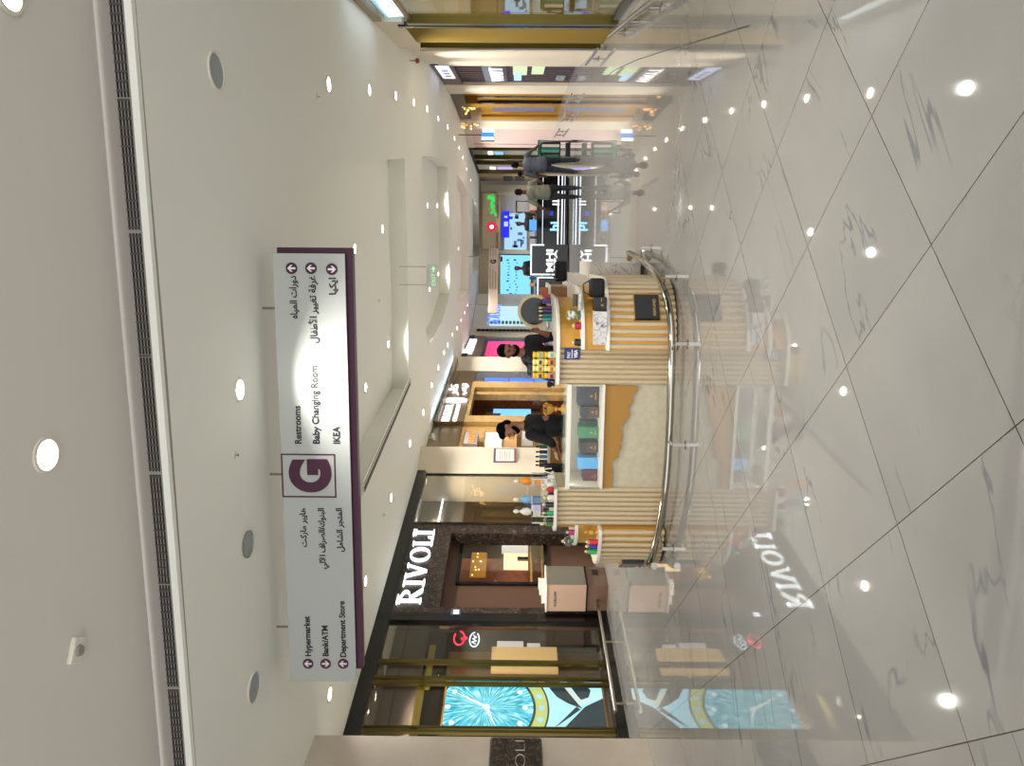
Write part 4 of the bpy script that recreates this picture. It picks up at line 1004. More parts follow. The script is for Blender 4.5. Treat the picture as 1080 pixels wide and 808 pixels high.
MB().box(-.02, .17, .0, .12, 0, .15).build('bag_body', M_shirtb, o, bevel=.03); MB().tube([(.0, .06, .14), (.03, .06, .20), (.11, .06, .21), (.15, .06, .14)], .006, 6).build('handle', M_black, o)
mb = MB()
for k in range(7): mb.ball((-.03, .02, .03+k*.02), .011, 8)
mb.build('clasp', M_goldw, o)
# lathe bottles
def bottle(fr, x, y, z, h, r, m, cap, label, group=None, cat='perfume bottle', shape=0, capc=None):
    o = thing('perfume_bottle', fr, x, y, z, label, cat, group)
    if shape == 0: pr = [(r*.85, 0), (r, h*.08), (r, h*.5), (r*.35, h*.62), (r*.3, h*.68)]
    elif shape == 1: pr = [(r*.6, 0), (r, h*.2), (r*.9, h*.42), (r*.3, h*.6), (r*.28, h*.68)]
    else: pr = [(r, 0), (r, h*.66), (r*.7, h*.68)]
    MB().lathe(pr, n=16).build('flask', m, o, smooth=True)
    MB().lathe([(r*.32, h*.68), (r*.36, h*.74), (r*.55, h*.8), (r*.5, h*.92), (r*.15, h)], n=12).build('stopper', cap, o, smooth=True)
    MB().lathe([(r*.4, h*.66), (r*.4, h*.70)], n=12).build('collar', capc or M_gold, o)
    return o
cm_ = {}
def col(h, rough=.25):
    if h not in cm_: cm_[h] = mat('colour_'+h.lower(), h, rough)
    return cm_[h]
M_creamcap = mat('cream_cap', 'D9C596', .35)
# riser with three tall flasks, on the left counter
xa, xb = XK(549, .12), XK(502, .12)
rz_ = thing('acrylic_riser', K, xa, .04, Z3+.001, 'clear acrylic riser stand on the left counter', 'stand')
zr_ = 1.40-Z3
mb = MB(); wR_ = xb-xa; mb.box(0, wR_, 0, .2, zr_-.01, zr_)
mb.build('shelf_plate', M_glass, rz_)
mb = MB()
for x in (0, wR_-.012):
    for y in (0, .188): mb.box(x, x+.012, y, y+.012, 0, zr_-.01)
mb.box(0, wR_, .19, .2, .1, .106); mb.build('stand_frame', M_steel, rz_)
GF = 'tall flasks on the acrylic riser'
bottle(K, XK(507, .14), .13, 1.401, .19, .042, col('E38A1C'), M_slab, 'tall flask with bright orange liquid on the clear riser', GF, shape=1)
bottle(K, XK(526.5, .14), .13, 1.401, .19, .042, col('6FA6CC'), M_slab, 'tall flask with pale blue liquid on the clear riser', GF, shape=1)
bottle(K, XK(539, .14), .13, 1.401, .19, .042, col('DAD6CA'), M_slab, 'tall milky white flask on the clear riser', GF, shape=1)
GU = 'small boxes and bottles under the acrylic riser'
for py, h_, cc, lb in ((508, .09, 'D98A2A', 'orange box standing beneath the orange flask'), (527, .11, '5C7EA8', 'blue box beneath the blue flask'), (535, .10, 'B9B0D0', 'lilac box beneath the milky flask'), (541, .08, 'C9C6BC', 'pale grey box at the left end under the riser')):
    o = thing('perfume_box', K, XK(py, .16)-.035, .14, Z3+.13, lb, 'perfume box', GU)
    MB().box(0, .07, 0, .04, 0, h_*.8).build('box_body', col(cc), o); MB().box(-.001, .071, -.001, .041, h_*.8, h_).build('lid', M_slab, o)
MB().box(0.02, wR_-.02, .06, .15, .115, .125).build('lower_plate', M_glass, rz_)
for k, (py, y, h_, r_, cc, cap, sh, lb) in enumerate(((516, -.0, .12, .03, 'B8322A', 'D9C596', 0, 'red bottle with cream stopper at the front of the left counter'), (511, .03, .13, .032, 'C9D0D0', 'D8D8D0', 1, 'clear round bottle at the right of the left counter'),
        (525, -.0, .11, .034, 'E0DCCB', 'D9C596', 0, 'ivory bottle in the middle of the left counter'), (532, .0, .12, .028, '15141A', 'D9C596', 2, 'black bottle with cream stopper on the left counter'), (521, .03, .10, .02, '3A2E5A', 'D9C596', 0, 'small violet bottle in the crowd on the left counter'),
        (541, .01, .12, .026, '2FA060', 'D9C596', 0, 'bright green bottle on the left counter'), (548, .0, .11, .028, '131316', '6AA03A', 2, 'black bottle with green stopper near the left end'), (553, .04, .14, .02, '4E7A34', 'D9C596', 0, 'slim olive green bottle at the left end of the counter'),
        (503, .02, .10, .028, 'C8C6BE', '8E8A84', 2, 'short grey bottle at the right end of the left counter'))):
    bottle(K, XK(py, y), y, Z3+.001, h_, r_, col(cc), col(cap), lb, 'little bottles on the left counter', shape=sh)
# hooked bracket at the right end of that counter
o = thing('hook_stand', K, XK(499, .2), .2, Z3+.001, 'small white curled hook stand at the end of the left counter', 'stand')
MB().tube([(0, 0, 0), (0, 0, .015), (.02, 0, .09), (.05, 0, .085), (.055, 0, .015)], .007, 8).build('hook', M_slab, o); MB().lathe([(.03, 0), (.03, .006)], n=16).build('foot', M_slab, o)
# left steps
o = thing('globe_bottle', K, XK(570, .16), .15, Z2+.001, 'clear globe bottle holding a green vial on the upper left step', 'perfume bottle')
MB().ball((0, 0, .055), .055, 16).build('globe', glassmat('globe_glass', (.85, .93, .88), .12, .8), o, smooth=True); MB().cyl((0,0,.005), (0,0,.06), .022).build('vial', col('1F6A3A'), o); MB().ball((0, 0, .115), .018, 10).build('stopper', M_creamcap, o)
bottle(K, XK(561, .1), .10, Z2+.001, .09, .03, col('B03A78'), M_slab, 'pink and violet bottle beside the globe bottle', None, shape=2)
for py, y, cc, lb in ((571, -.03, 'C41E34', 'red'), (575.5, -.01, '1E2E9A', 'blue'), (581, .05, '2EA84A', 'green')):
    bottle(K, XK(py, y), y, Z1+.001, .13, .03, col(cc), M_creamcap, 'small %s bottle with cream stopper on the lowest left step' % lb, 'three coloured bottles on the lowest left step', shape=2)
o = thing('incense_burner', K, XK(560, .0), -.02, Z1+.001, 'small gold ornament on the lowest left step', 'ornament')
MB().lathe([(.03, 0), (.012, .03), (.035, .06), (.03, .10)], n=14).build('bowl', M_goldw, o); MB().ball((0, 0, .12), (.02, .02, .025), 10).build('finial', M_goldw, o)
# right steps: rose globe, red cap, black cap
o = thing('rose_globe', K, XK(331, .12), .02, Z2+.001, 'glass globe with white roses on the upper right step', 'ornament')
MB().ball((0, 0, .075), .07, 16).build('globe', glassmat('globe_glass2', (.85, .93, .9), .12, .8), o, smooth=True)
mb = MB(); random.seed(5)
for k in range(10): mb.ball((random.uniform(-.035, .035), random.uniform(-.03, .03), .06+random.uniform(0, .055)), .018, 8)
mb.build('rose', M_slab, o); MB().lathe([(.04, 0), (.05, .02), (.02, .03)], n=14).build('foot', col('2E6A5A'), o)
bottle(K, XK(343, -.06), -.07, Z2+.001, .085, .038, col('A5182C'), M_creamcap, 'squat red bottle on the upper right step', None, shape=2)
bottle(K, XK(360.5, -.06), -.07, Z2+.001, .085, .036, col('1A1614'), M_creamcap, 'squat black bottle on the upper right step', None, shape=2)
o = thing('perfume_box', K, XK(322, .2), .1, Z2+.001, 'dark olive box behind the rose globe', 'perfume box'); MB().box(0, .12, 0, .08, 0, .05).build('box_body', col('3A3420'), o); MB().box(-.002, .122, -.002, .082, .05, .07).build('lid', col('4A4430'), o)
o = thing('perfume_box', K, XK(326, .0), -.03, Z2+.001, 'glossy pale glass tray box at the edge of the upper right step', 'perfume box'); MB().box(0, .16, 0, .08, 0, .02).build('box_body', M_boxm, o); MB().box(0, .16, 0, .08, .02, .03).build('lid', M_steel, o)
# yellow figurine bottles on the right counter: plain rounded bottles in pairs, no faces
GY = 'round-topped yellow bottles stacked on the right counter'
M_yel = mat('yellow_ceramic', 'D9B42C', .35); M_pyel = mat('pale_yellow', 'E6D886', .35)
for k, (py, m_, nm_) in enumerate(((374, M_yel, 'rightmost'), (381.5, M_pyel, 'second from the right'), (388.5, M_pyel, 'second from the left'), (396, M_yel, 'leftmost'))):
    for lev in (0, 1):
        base = (('D8CF9A', 'C98A2A', 'E2C77A', 'C9826E')[k] if lev == 0 else None)
        o = thing('figurine_bottle', K, XK(py, .2), .2, Z3+.002+lev*.118, '%s %s bottle of the yellow row on the right counter' % (nm_, 'lower' if lev == 0 else 'upper'), 'bottle', GY)
        mm = col(base) if base else m_
        MB().lathe([(.03, 0), (.036, .02), (.034, .07), (.02, .082)], n=16).build('flask', mm, o, smooth=True)
        MB().ball((0, 0, .093), (.032, .032, .023), 12).build('round_cap', m_, o, smooth=True)
        MB().ball((-.024, 0, .106), .010, 8).ball((.024, 0, .106), .010, 8).build('knob', m_, o)
        MB().box(-.02, .02, -.04, -.032, .02, .05).build('label_patch', col(('5A9AB0', '2A2420', '8A5A20', '2A1A1A')[k]), o)
o = thing('charcoal_burner', K, XK(405, .2), .2, Z3+.002, 'small black burner at the left end of the right counter', 'burner')
MB().lathe([(.03, 0), (.018, .02), (.034, .05), (.036, .075), (.028, .075)], n=16).build('bowl', M_blackm, o, smooth=True); MB().ball((0, 0, .07), (.026, .026, .012), 10).build('charcoal', col('2E2622'), o)
# gold ornate burner on the glass case
gx, gy = XK(431, .3), .3
go = thing('gold_burner', K, gx, gy, zg+.009, 'ornate gold incense burner standing on the glass case', 'burner')
MB().lathe([(.055, 0), (.05, .015), (.02, .03), (.015, .06), (.03, .08), (.02, .10)], n=18).build('stem', M_goldw, go, smooth=True)
MB().lathe([(.02, .10), (.05, .13), (.06, .17), (.05, .17), (.04, .14)], n=18).build('bowl', M_goldw, go, smooth=True)
mb = MB()
for k in range(8): a = 2*PI*k/8; mb.tube([(.05*math.cos(a), .05*math.sin(a), .15), (.068*math.cos(a), .068*math.sin(a), .19), (.04*math.cos(a), .04*math.sin(a), .215)], .006, 6)
mb.build('openwork', M_goldw, go)
# black till display left of the case
o = thing('till_screen', K, XK(503.5, .72), .72, 0, 'back of a black till screen behind the left end of the glass case', 'till')
MB().box(0, .16, 0, .05, .95, 1.235).build('screen_housing', M_blackm, o, bevel=.01); MB().box(.05, .11, .01, .04, 0, .95).build('stand', M_blackm, o); MB().box(.0, .16, -.05, .15, 0, .02).build('foot', M_blackm, o)
# rear left counter with coloured bottles
xa, xb = XK(497, 1.45), XK(459, 1.45)
rc_ = thing('rear_counter', K, xa-.3, 1.45, 0, 'white topped gold fronted rear counter behind the left side of the case', 'counter')
MB().box(0, xb-xa+.3, .02, .5, .05, Z3-.035).build('body', M_goldw, rc_); MB().box(0, xb-xa+.3, 0, .52, Z3-.035, Z3).build('worktop', M_slab, rc_, bevel=.004); MB().box(.02, xb-xa+.28, .04, .48, 0, .05).build('skirting', M_skirt, rc_)
for py, cc, lb in ((490.5, '3A2E30', 'leftmost dark brown'), (486.5, '4A3634', 'second dark brown'), (481.5, '3F9AA8', 'turquoise'), (476.5, '3E1E5E', 'violet'), (471, '2C6A44', 'forest green'), (466, 'D8D2C2', 'ivory')):
    bottle(K, XK(py, 1.55), 1.55, Z3+.001, .15, .023, col(cc), col('15131A'), lb + ' slim bottle in the row on the rear counter', 'row of slim bottles on the rear counter', shape=2)
# round mirror and coloured bottles at the right side of the kiosk
mx, mz = XK(328, 1.45), 1.31
mr = thing('round_mirror', K, mx, 1.45, Z3+.001, 'round black disc with cream rim standing on the right counter', 'mirror')
MB().ring(0, .19, .20, .165, -.02, .02, 40).build('rim', M_creamcap, mr); MB().cyl((0, .0, .19), (0, .012, .19), .17, n=40).build('disc', M_black, mr)
MB().tube([(-.07, -.012, .14), (0, -.012, .22), (.07, -.012, .14)], .004, 6).build('emblem', col('5A5A60'), mr); MB().box(-.08, .08, -.05, .05, -.0, .012).build('foot', M_creamcap, mr)
for py, cc, lb in ((324.5, '4A1E3E', 'plum'), (328, '48246A', 'violet'), (332.5, '1E6A54', 'green'), (336.5, '3A9AA0', 'turquoise')):
    o = bottle(K, XK(py, 1.1), 1.1, Z3+.001, .15, .024, col(cc), M_creamcap, lb + ' bottle with cream stopper before the round mirror', 'coloured bottles before the round mirror', shape=2)
for py, y, cc, lb in ((317.5, 1.3, '4A1E7A', 'violet carton at the right of the round mirror'), (313, 1.45, 'B02A24', 'red carton by the right edge of the counter')):
    o = thing('perfume_box', K, XK(py, y), y, Z3+.001, lb, 'perfume box'); MB().box(-.03, .03, 0, .05, 0, .08).build('box_body', col(cc), o); MB().box(-.031, .031, -.001, .051, .08, .1).build('lid', col(cc), o)
# stepped side cabinet on the right flank
sc2 = thing('stepped_side_cabinet', K, xR1, 1.72, 0, 'white marble stepped cabinet on the right flank of the kiosk', 'cabinet')
wA = K.px(640, 277.5, 1.72)[0] - xR1
MB().box(0, wA, 0, 1.1, .05, Z1-.03).build('lower_body', M_wmarble, sc2); MB().box(wA, wA+.004, 0, 1.1, .05, Z1-.03).build('side_panel', M_rib, sc2); MB().box(0, wA+.02, -.01, 1.12, Z1-.03, Z1).build('step_slab', M_slab, sc2, bevel=.004)
MB().box(0, wA-.14, .1, 1.1, Z1, Z2-.03).build('middle_body', M_slab, sc2); MB().box(0, wA-.12, .09, 1.1, Z2-.03, Z2).build('step_slab', M_slab, sc2)
MB().box(0, wA-.30, .2, 1.1, Z2, Z3-.03).build('upper_body', col('8A6844', .5), sc2); MB().box(0, wA-.28, .19, 1.1, Z3-.03, Z3).build('step_slab', M_slab, sc2); MB().box(.03, wA-.03, .03, 1.05, 0, .05).build('skirting', M_skirt, sc2)
o = thing('handbag', K, xR1+wA-.24, 2.0, Z2+.001, 'black quilted handbag on the middle step of the marble side cabinet', 'bag')
MB().box(0, .26, 0, .14, 0, .15).build('bag_body', M_shirtb, o, bevel=.03)
mb = MB(); 
for k in range(5): mb.ball((.03+k*.05, -.01, .13), .02, 8)
mb.build('quilting', M_blackm, o); MB().tube([(.04, .07, .14), (.08, .07, .20), (.18, .07, .20), (.22, .07, .14)], .007, 6).build('handle', M_black, o)
o = thing('carry_bag', K, xR1+wA-.46, 2.1, Z3+.001, 'orange and gold gift bag on the top step of the marble side cabinet', 'bag')
MB().box(0, .14, 0, .08, 0, .10).build('bag_body', col('B8683A', .5), o); MB().tube([(.03, .0, .10), (.05, 0, .14), (.09, 0, .14), (.11, 0, .10)], .004, 6).build('handle', M_goldw, o)
# bumper rail around the kiosk
rp = [(690, 597), (684, 594), (687, 588), (692, 570), (697, 545), (702, 510), (705.5, 460), (707.5, 410), (708.5, 370), (707, 335), (701, 308), (692, 291), (684, 281), (676, 273), (668, 269), (663, 267), (664, 273)]
P_ = [hz(a, b, .12) for a, b in rp]
fine = []
for i in range(len(P_)-1):
    p0, p1, p2, p3 = P_[max(i-1, 0)], P_[i], P_[i+1], P_[min(i+2, len(P_)-1)]
    for t in (0, .25, .5, .75):
        fine.append(.5*((2*p1) + (p2-p0)*t + (2*p0-5*p1+4*p2-p3)*t*t + (3*p1-p0-3*p2+p3)*t**3))
fine.append(P_[-1]); o0 = K.w(1, 0)
br = empty('bumper_rail', (o0.x, o0.y, 0), 0, 'low chromed bumper rail curving around the front of the perfume kiosk', 'bumper rail')
M_chr = mat('chrome', 'B9B4AA', .12, 1.)
MB().tube([p - Vector((o0.x, o0.y, 0)) for p in fine], .036, 12).build('tube', M_chr, br, smooth=True)
for a, b in ((696, 566), (706, 466), (708.5, 370), (699, 304), (676, 273)):
    p = hz(a, b, .12) - Vector((o0.x, o0.y, 0)); kx = (K.w(1, .8) - Vector((o0.x, o0.y, 0)) - p); kx.z = 0; kx.normalize()
    q = p - kx*.13
    MB().cyl(p, p-kx*.1, .014, n=8).box(q.x-.015, q.x+.015, q.y-.015, q.y+.015, .008, .115).lathe([(.045, 0), (.045, .008), (.02, .012)], (q.x, q.y, 0), n=16).build('post', M_chr, br)
# smoke rising from the burners
def smoke(px, py, y, rad, label, seedv):
    p = at(px, py, y); m = bpy.data.materials.new('smoke_%d' % seedv); m.use_nodes = True; nt = m.node_tree; nt.nodes.clear(); N = nt.nodes; L = nt.links
    out = N.new('ShaderNodeOutputMaterial'); v = N.new('ShaderNodeVolumePrincipled'); v.inputs['Color'].default_value = (.9, .9, .92, 1)
    tc = N.new('ShaderNodeTexCoord'); n = N.new('ShaderNodeTexNoise'); n.inputs['Scale'].default_value = 11; n.inputs['Detail'].default_value = 5; n.inputs['Distortion'].default_value = 1.5
    L.new(tc.outputs['Object'], n.inputs['Vector']); g = N.new('ShaderNodeVectorMath'); g.operation = 'LENGTH'; L.new(tc.outputs['Object'], g.inputs[0])
    sc = N.new('ShaderNodeVectorMath'); sc.operation = 'DIVIDE'; L.new(tc.outputs['Object'], sc.inputs[0]); sc.inputs[1].default_value = rad; L.new(sc.outputs[0], g.inputs[0])
    f = N.new('ShaderNodeMath'); f.operation = 'SUBTRACT'; f.use_clamp = True; f.inputs[0].default_value = 1.; L.new(g.outputs['Value'], f.inputs[1])
    k = N.new('ShaderNodeMapRange'); L.new(n.outputs['Fac'], k.inputs[0]); k.inputs[1].default_value = .5; k.inputs[2].default_value = .72; k.inputs[3].default_value = 0; k.inputs[4].default_value = 38
    mm = N.new('ShaderNodeMath'); mm.operation = 'MULTIPLY'; L.new(k.outputs[0], mm.inputs[0]); L.new(f.outputs[0], mm.inputs[1]); L.new(mm.outputs[0], v.inputs['Density']); L.new(v.outputs[0], out.inputs['Volume'])
    o = MB().ball((0, 0, 0), rad, 16).build('smoke', m, None, loc=p); tag(o, label, 'smoke'); o['kind'] = 'stuff'; return o
smoke(556, 392, 8.1, (.2, .12, .26), 'thin grey smoke drifting up beside the standing seller in front of the blue light bars', 1)
smoke(566, 419, 8.0, (.11, .1, .17), 'wisp of pale smoke rising over the gold burner', 2)
# ------------------------------------------------------------------ people
def vadd(a, b): return (a[0]+b[0], a[1]+b[1], a[2]+b[2])
def hand(mb, wrist, direction, palm_n, s=1., curl=.5, side=1):
    """palm with four unequal bent fingers and a thumb leaving its side"""
    w = Vector(wrist); d = Vector(direction).normalized(); n = (Vector(palm_n) - d*Vector(palm_n).dot(d)).normalized(); u = d.cross(n)*side
    c = w + d*.045*s
    for k in range(4):
        o = (k-1.5)*.019*s; mb.cap(w + u*o*.6, .014*s, w + d*.085*s + u*o, .0125*s, 8)
    for k, L in enumerate((.066, .076, .072, .056)):
        b = w + d*.085*s + u*(k-1.5)*.021*s; a1 = curl*.7; a2 = curl*1.5; a3 = curl*2.1
        p1 = b + (d*math.cos(a1)+n*math.sin(a1))*L*.45*s; p2 = p1 + (d*math.cos(a2)+n*math.sin(a2))*L*.32*s; p3 = p2 + (d*math.cos(a3)+n*math.sin(a3))*L*.23*s
        mb.chain([(b, .0098*s), (p1, .009*s), (p2, .0083*s), (p3, .0072*s)], 8)
    tb = w + d*.025*s - u*.030*s; t1 = tb + (d*.7 - u*.75 + n*.2).normalized()*.038*s; t2 = t1 + (d*.95 - u*.2 + n*.35).normalized()*.032*s
    mb.chain([(w + d*.02*s - u*.01*s, .016*s), (tb, .0135*s), (t1, .011*s), (t2, .009*s)], 8)
def person(name, loc, rz, label, J, skin, shirt, trousers, hair, shoes, sleeve='short', beard=None, lower=True, s=1., group=None, child=False, voxel=.009, cap_only=False):
    """J holds joints in metres: local -y is where the body faces"""
    r = empty(name, loc, rz, label, 'person', group)
    V = {k: Vector(v)*s for k, v in J.items() if isinstance(v, tuple)}
    hd, nk, ch, pv = V['head'], V['neck'], V['chest'], V['pelvis']
    f = Vector(J.get('face', (0, -1, 0))).normalized(); up = (hd - nk).normalized()
    up = Vector(J.get('up', up)).normalized(); f = (f - up*f.dot(up)).normalized(); rt = f.cross(up).normalized()
    R = Matrix((rt, -f, up)).transposed()                # head axes: x right, -y face, z up
    H_ = lambda x, y, z: hd + R @ (Vector((x, y, z))*s)
    mb = MB()
    mb.ball(H_(0, .012, .035), (.076*s, .094*s, .088*s), 20, R); mb.ball(H_(0, -.025, -.035), (.058*s, .066*s, .078*s), 16, R)
    mb.ball(H_(0, -.045, -.085), (.032*s, .030*s, .024*s), 12, R)                       # chin
    mb.cap(H_(0, -.088, .012), .009*s, H_(0, -.106, -.022), .014*s, 8)                  # nose
    mb.ball(H_(0, -.086, -.054), (.024*s, .012*s, .009*s), 10, R)                       # lips
    mb.ball(H_(0, -.084, .030), (.048*s, .014*s, .010*s), 10, R)                        # brow
    for e in (-1, 1): mb.ball(H_(e*.080, .008, -.005), (.011*s, .020*s, .030*s), 10, R); mb.ball(H_(e*.038, -.064, -.025), (.024*s, .022*s, .022*s), 8, R)
    mb.cap(H_(0, .02, -.05), .052*s, nk, .058*s); mb.cap(nk, .06*s, ch, .10*s)
    mb.cap(ch, .12*s, pv, .12*s)
    for sd in ('l', 'r'):
        sh, el, wr = V['sh_'+sd], V['el_'+sd], V['wr_'+sd]
        mb.cap(ch + Vector((0, 0, .06*s)), .07*s, sh, .055*s)
        m1 = (sh+el)/2; m2 = el*.7+wr*.3
        mb.chain([(sh, .052*s), (m1, .046*s), (el, .037*s), (m2, .039*s), (wr, .026*s)])
        dr = Vector(J.get('hd_'+sd, tuple(wr-el))); nn = J.get('pn_'+sd, (0, -1, 0))
        hand(mb, wr, dr, nn, s*.98, J.get('curl_'+sd, .45), 1 if sd == 'l' else -1)
        if lower:
            hp, kn, an = V['hip_'+sd], V['kn_'+sd], V['an_'+sd]
            mb.chain([(hp, .085*s), ((hp+kn)/2, .072*s), (kn, .054*s), (kn*.65+an*.35, .056*s), (an, .036*s)])
            mb.cap(pv, .10*s, hp, .09*s)
    mb.build('body', skin, r, fuse=voxel, relax=3)
    # shirt: follows torso, shoulders and sleeves, ends at hem, neckline and cuffs
    mb = MB(); sw = (V['sh_l'] - V['sh_r']).length/2
    ax = (V['sh_r'] - V['sh_l']).normalized(); tz = (ch - pv).normalized(); ay = tz.cross(ax).normalized(); ax = ay.cross(tz)
    RT = Matrix((ax, ay, tz)).transposed()
    L = (ch - pv).length
    bel = J.get('belly', 0.)
    def sec(p, rx, ry, rz): mb.ball(p, (rx*s, ry*s, rz*s), 18, RT)
    sec(ch + tz*.02*s, sw/s*.92, .125, .17); sec(ch*.6+pv*.4, .165+bel*.4, .125+bel*.5, .20); sec(ch*.3+pv*.7, .160+bel, .128+bel, .17); sec(pv + tz*.03*s, .168+bel*.8, .130+bel*.7, .12)
    mb.cap(V['sh_l'], .066*s, V['sh_r'], .066*s); mb.cap(nk - up*.03*s, .066*s, ch, .10*s)
    for sd in ('l', 'r'):
        sh, el, wr = V['sh_'+sd], V['el_'+sd], V['wr_'+sd]
        if sleeve == 'short': mb.chain([(sh, .069*s), (sh*.25+el*.75, .060*s)])
        elif sleeve == 'elbow': mb.chain([(sh, .069*s), (el, .052*s), (el*.75+wr*.25, .049*s)])
        else: mb.chain([(sh, .068*s), (el, .050*s), (el*.1+wr*.9, .038*s)])
    mb.build('shirt', shirt, r, fuse=voxel*1.1, relax=5)
    if lower:
        mb = MB(); mb.ball(pv - tz*.02*s, (.160*s, .122*s, .12*s), 16, RT)
        for sd in ('l', 'r'):
            hp, kn, an = V['hip_'+sd], V['kn_'+sd], V['an_'+sd]
            mb.chain([(hp, .098*s), ((hp+kn)/2, .086*s), (kn, .070*s), (kn*.4+an*.6, .064*s), (an + Vector((0, 0, .02)), .056*s)])
        mb.build('trousers', trousers, r, fuse=voxel*1.2, relax=4)
        for sd in ('l', 'r'):
            an = V['an_'+sd]; fd = Vector(J.get('ft_'+sd, (0, -1, 0))).normalized(); z0 = .045*s
            mb = MB(); mb.cap((an.x-fd.x*.03, an.y-fd.y*.03, max(an.z-.03, z0)), .045*s, (an.x+fd.x*.14*s, an.y+fd.y*.14*s, max(an.z-.05, z0*.85)), .036*s); mb.box(an.x-.02, an.x+.02, an.y-.02, an.y+.02, an.z-.02, an.z+.02)
            mb.build('shoe', shoes, r, fuse=.008)
    # hair
    mb = MB(); mb.ball(H_(0, .022, .058), (.083*s, .094*s, .080*s), 18, R); mb.ball(H_(0, .055, .0), (.074*s, .060*s, .070*s), 14, R)
    if J.get('quiff'): mb.ball(H_(0, -.035, .10), (.062*s, .055*s, .040*s), 12, R)
    mb.build('hair', hair, r, fuse=.007, relax=2)
    if beard:
        mb = MB()
        for k in range(13):
            a = PI*(k/12); mb.ball(H_(.062*math.cos(a), -.03-.052*math.sin(a), -.055-.035*math.sin(a)), (.018*s, .018*s, .026*s), 8, R)
        mb.cap(H_(-.026, -.094, -.040), .007*s, H_(.026, -.094, -.040), .007*s, 8)
        mb.build('beard', beard, r, fuse=.006, relax=2)
    if not J.get('noeyes'):
        mb = MB()
        for e in (-1, 1): mb.ball(H_(e*.031, -.087, .008), (.012*s, .006*s, .006*s), 8, R)
        mb.build('eye', M_black, r)
        mb = MB()
        for e in (-1, 1): mb.cap(H_(e*.018, -.096, .029), .0045*s, H_(e*.048, -.085, .032), .0035*s, 6)
        mb.build('eyebrow', M_hair, r)
    return r
skinA = mat('skin_warm', 'A87258', .5); skinB = mat('skin_brown', '96624A', .5); skinC = mat('skin_dark', '54301F', .55)
trB = mat('navy_trousers', '10131E', .85); trK = mat('black_trousers', '101014', .85); shoeK = mat('black_shoe', '15120F', .4); shoeB = mat('brown_shoe', '5A4A34', .5)
# seller behind the glass case, looking down at his hands, turned to the left of the picture
def wr2l(p, loc, rz):          # world point into a person's local frame
    d = Vector(p) - Vector(loc); c, s = math.cos(-rz), math.sin(-rz); return (d.x*c - d.y*s, d.x*s + d.y*c, d.z)
yA = 8.05
hA = at(536, 452, yA); locA = (hA.x, yA, 0)
def L_(px, py, dy=0.): p = at(px, py, yA+dy); return (p.x-locA[0], dy, p.z)
top = at(524.5, 452, yA).z - .13
J = dict(head=(-.005, -.02, top), neck=(.03, .02, top-.19), chest=(.035, .02, top-.36), pelvis=(.03, .03, top-.78),
         sh_l=(-.06, -.15, top-.26), sh_r=(.10, .19, top-.26), el_l=(-.13, -.24, top-.48), el_r=(.05, .20, top-.52),
         wr_l=(-.25, -.10, top-.56), wr_r=(-.17, .02, top-.60), hip_l=(0, -.07, top-.84), hip_r=(.05, .10, top-.84),
         kn_l=(0, -.08, top-1.2), kn_r=(.04, .1, top-1.2), an_l=(0, -.09, .07), an_r=(.04, .11, .07), ft_l=(-1, -.2, 0), ft_r=(-1, .1, 0),
         face=(-.85, -.45, -.55), up=(-.42, -.12, .9), hd_l=(-.9, .35, -.1), hd_r=(-.95, -.1, -.1), pn_l=(.2, .5, -.8), pn_r=(0, -.4, -.9), quiff=1)
person('person', locA, 0, 'bearded person in a black shirt looking down at their hands behind the glass case', J, skinA, M_shirtb, trK, M_hair, shoeK, 'elbow', M_hair, group=None)
# seller on the right, leaning with one arm raised beside the yellow bottles
yB = 8.25
hB = at(534, 372, yB); locB = (hB.x, yB, 0); top = at(525, 372, yB).z - .13
J = dict(head=(.02, -.05, top), neck=(.0, -.0, top-.18), chest=(-.03, .04, top-.33), pelvis=(-.12, .08, top-.76),
         sh_l=(-.22, .02, top-.29), sh_r=(.15, -.01, top-.25), el_l=(-.30, -.05, top-.56), el_r=(.19, -.08, top-.53),
         wr_l=(-.16, -.22, top-.62), wr_r=(.24, -.20, top-.36), hip_l=(-.2, .08, top-.84), hip_r=(-.04, .08, top-.84),
         kn_l=(-.2, .04, top-1.2), kn_r=(-.02, .05, top-1.2), an_l=(-.2, .08, .07), an_r=(-.02, .1, .07),
         face=(.22, -.9, -.30), up=(.12, -.28, .95), hd_l=(.8, -.3, -.1), hd_r=(.25, -.4, .9), pn_r=(-.6, -.5, 0), pn_l=(0, 0, -1), curl_r=.7, quiff=1)
person('person', locB, 0, 'bearded person in a black shirt leaning with a raised hand behind the yellow bottles', J, skinB, M_shirtb, trK, M_hair, shoeK, 'elbow', M_hair)
# couple walking away
yC = 17.4
def walker(px_head, py_feet, px_feet, label, shirt, sh_w, skin, hair, J2, top, scale=1.):
    b = hz(px_feet, py_feet); loc = (b.x, b.y, 0)
    t = top
    J = dict(head=(0, 0, t), neck=(0, .01, t-.18), chest=(0, .02, t-.34), pelvis=(0, 0, t-.72), sh_l=(-sh_w, .02, t-.26), sh_r=(sh_w, .02, t-.26),
             hip_l=(-.09, 0, t-.78), hip_r=(.09, 0, t-.78), noeyes=1, face=(0, -1, 0))
    J.update(J2); return person('person', loc, PI-.30, label, J, skin, shirt, trB, hair, shoeK, 'short', None, voxel=.012)
M_sh1 = mat('slate_shirt', '464B57', .8, noise=('3F4450', 8)); M_sh2 = mat('sage_shirt', '6E7062', .85, noise=('636658', 8))
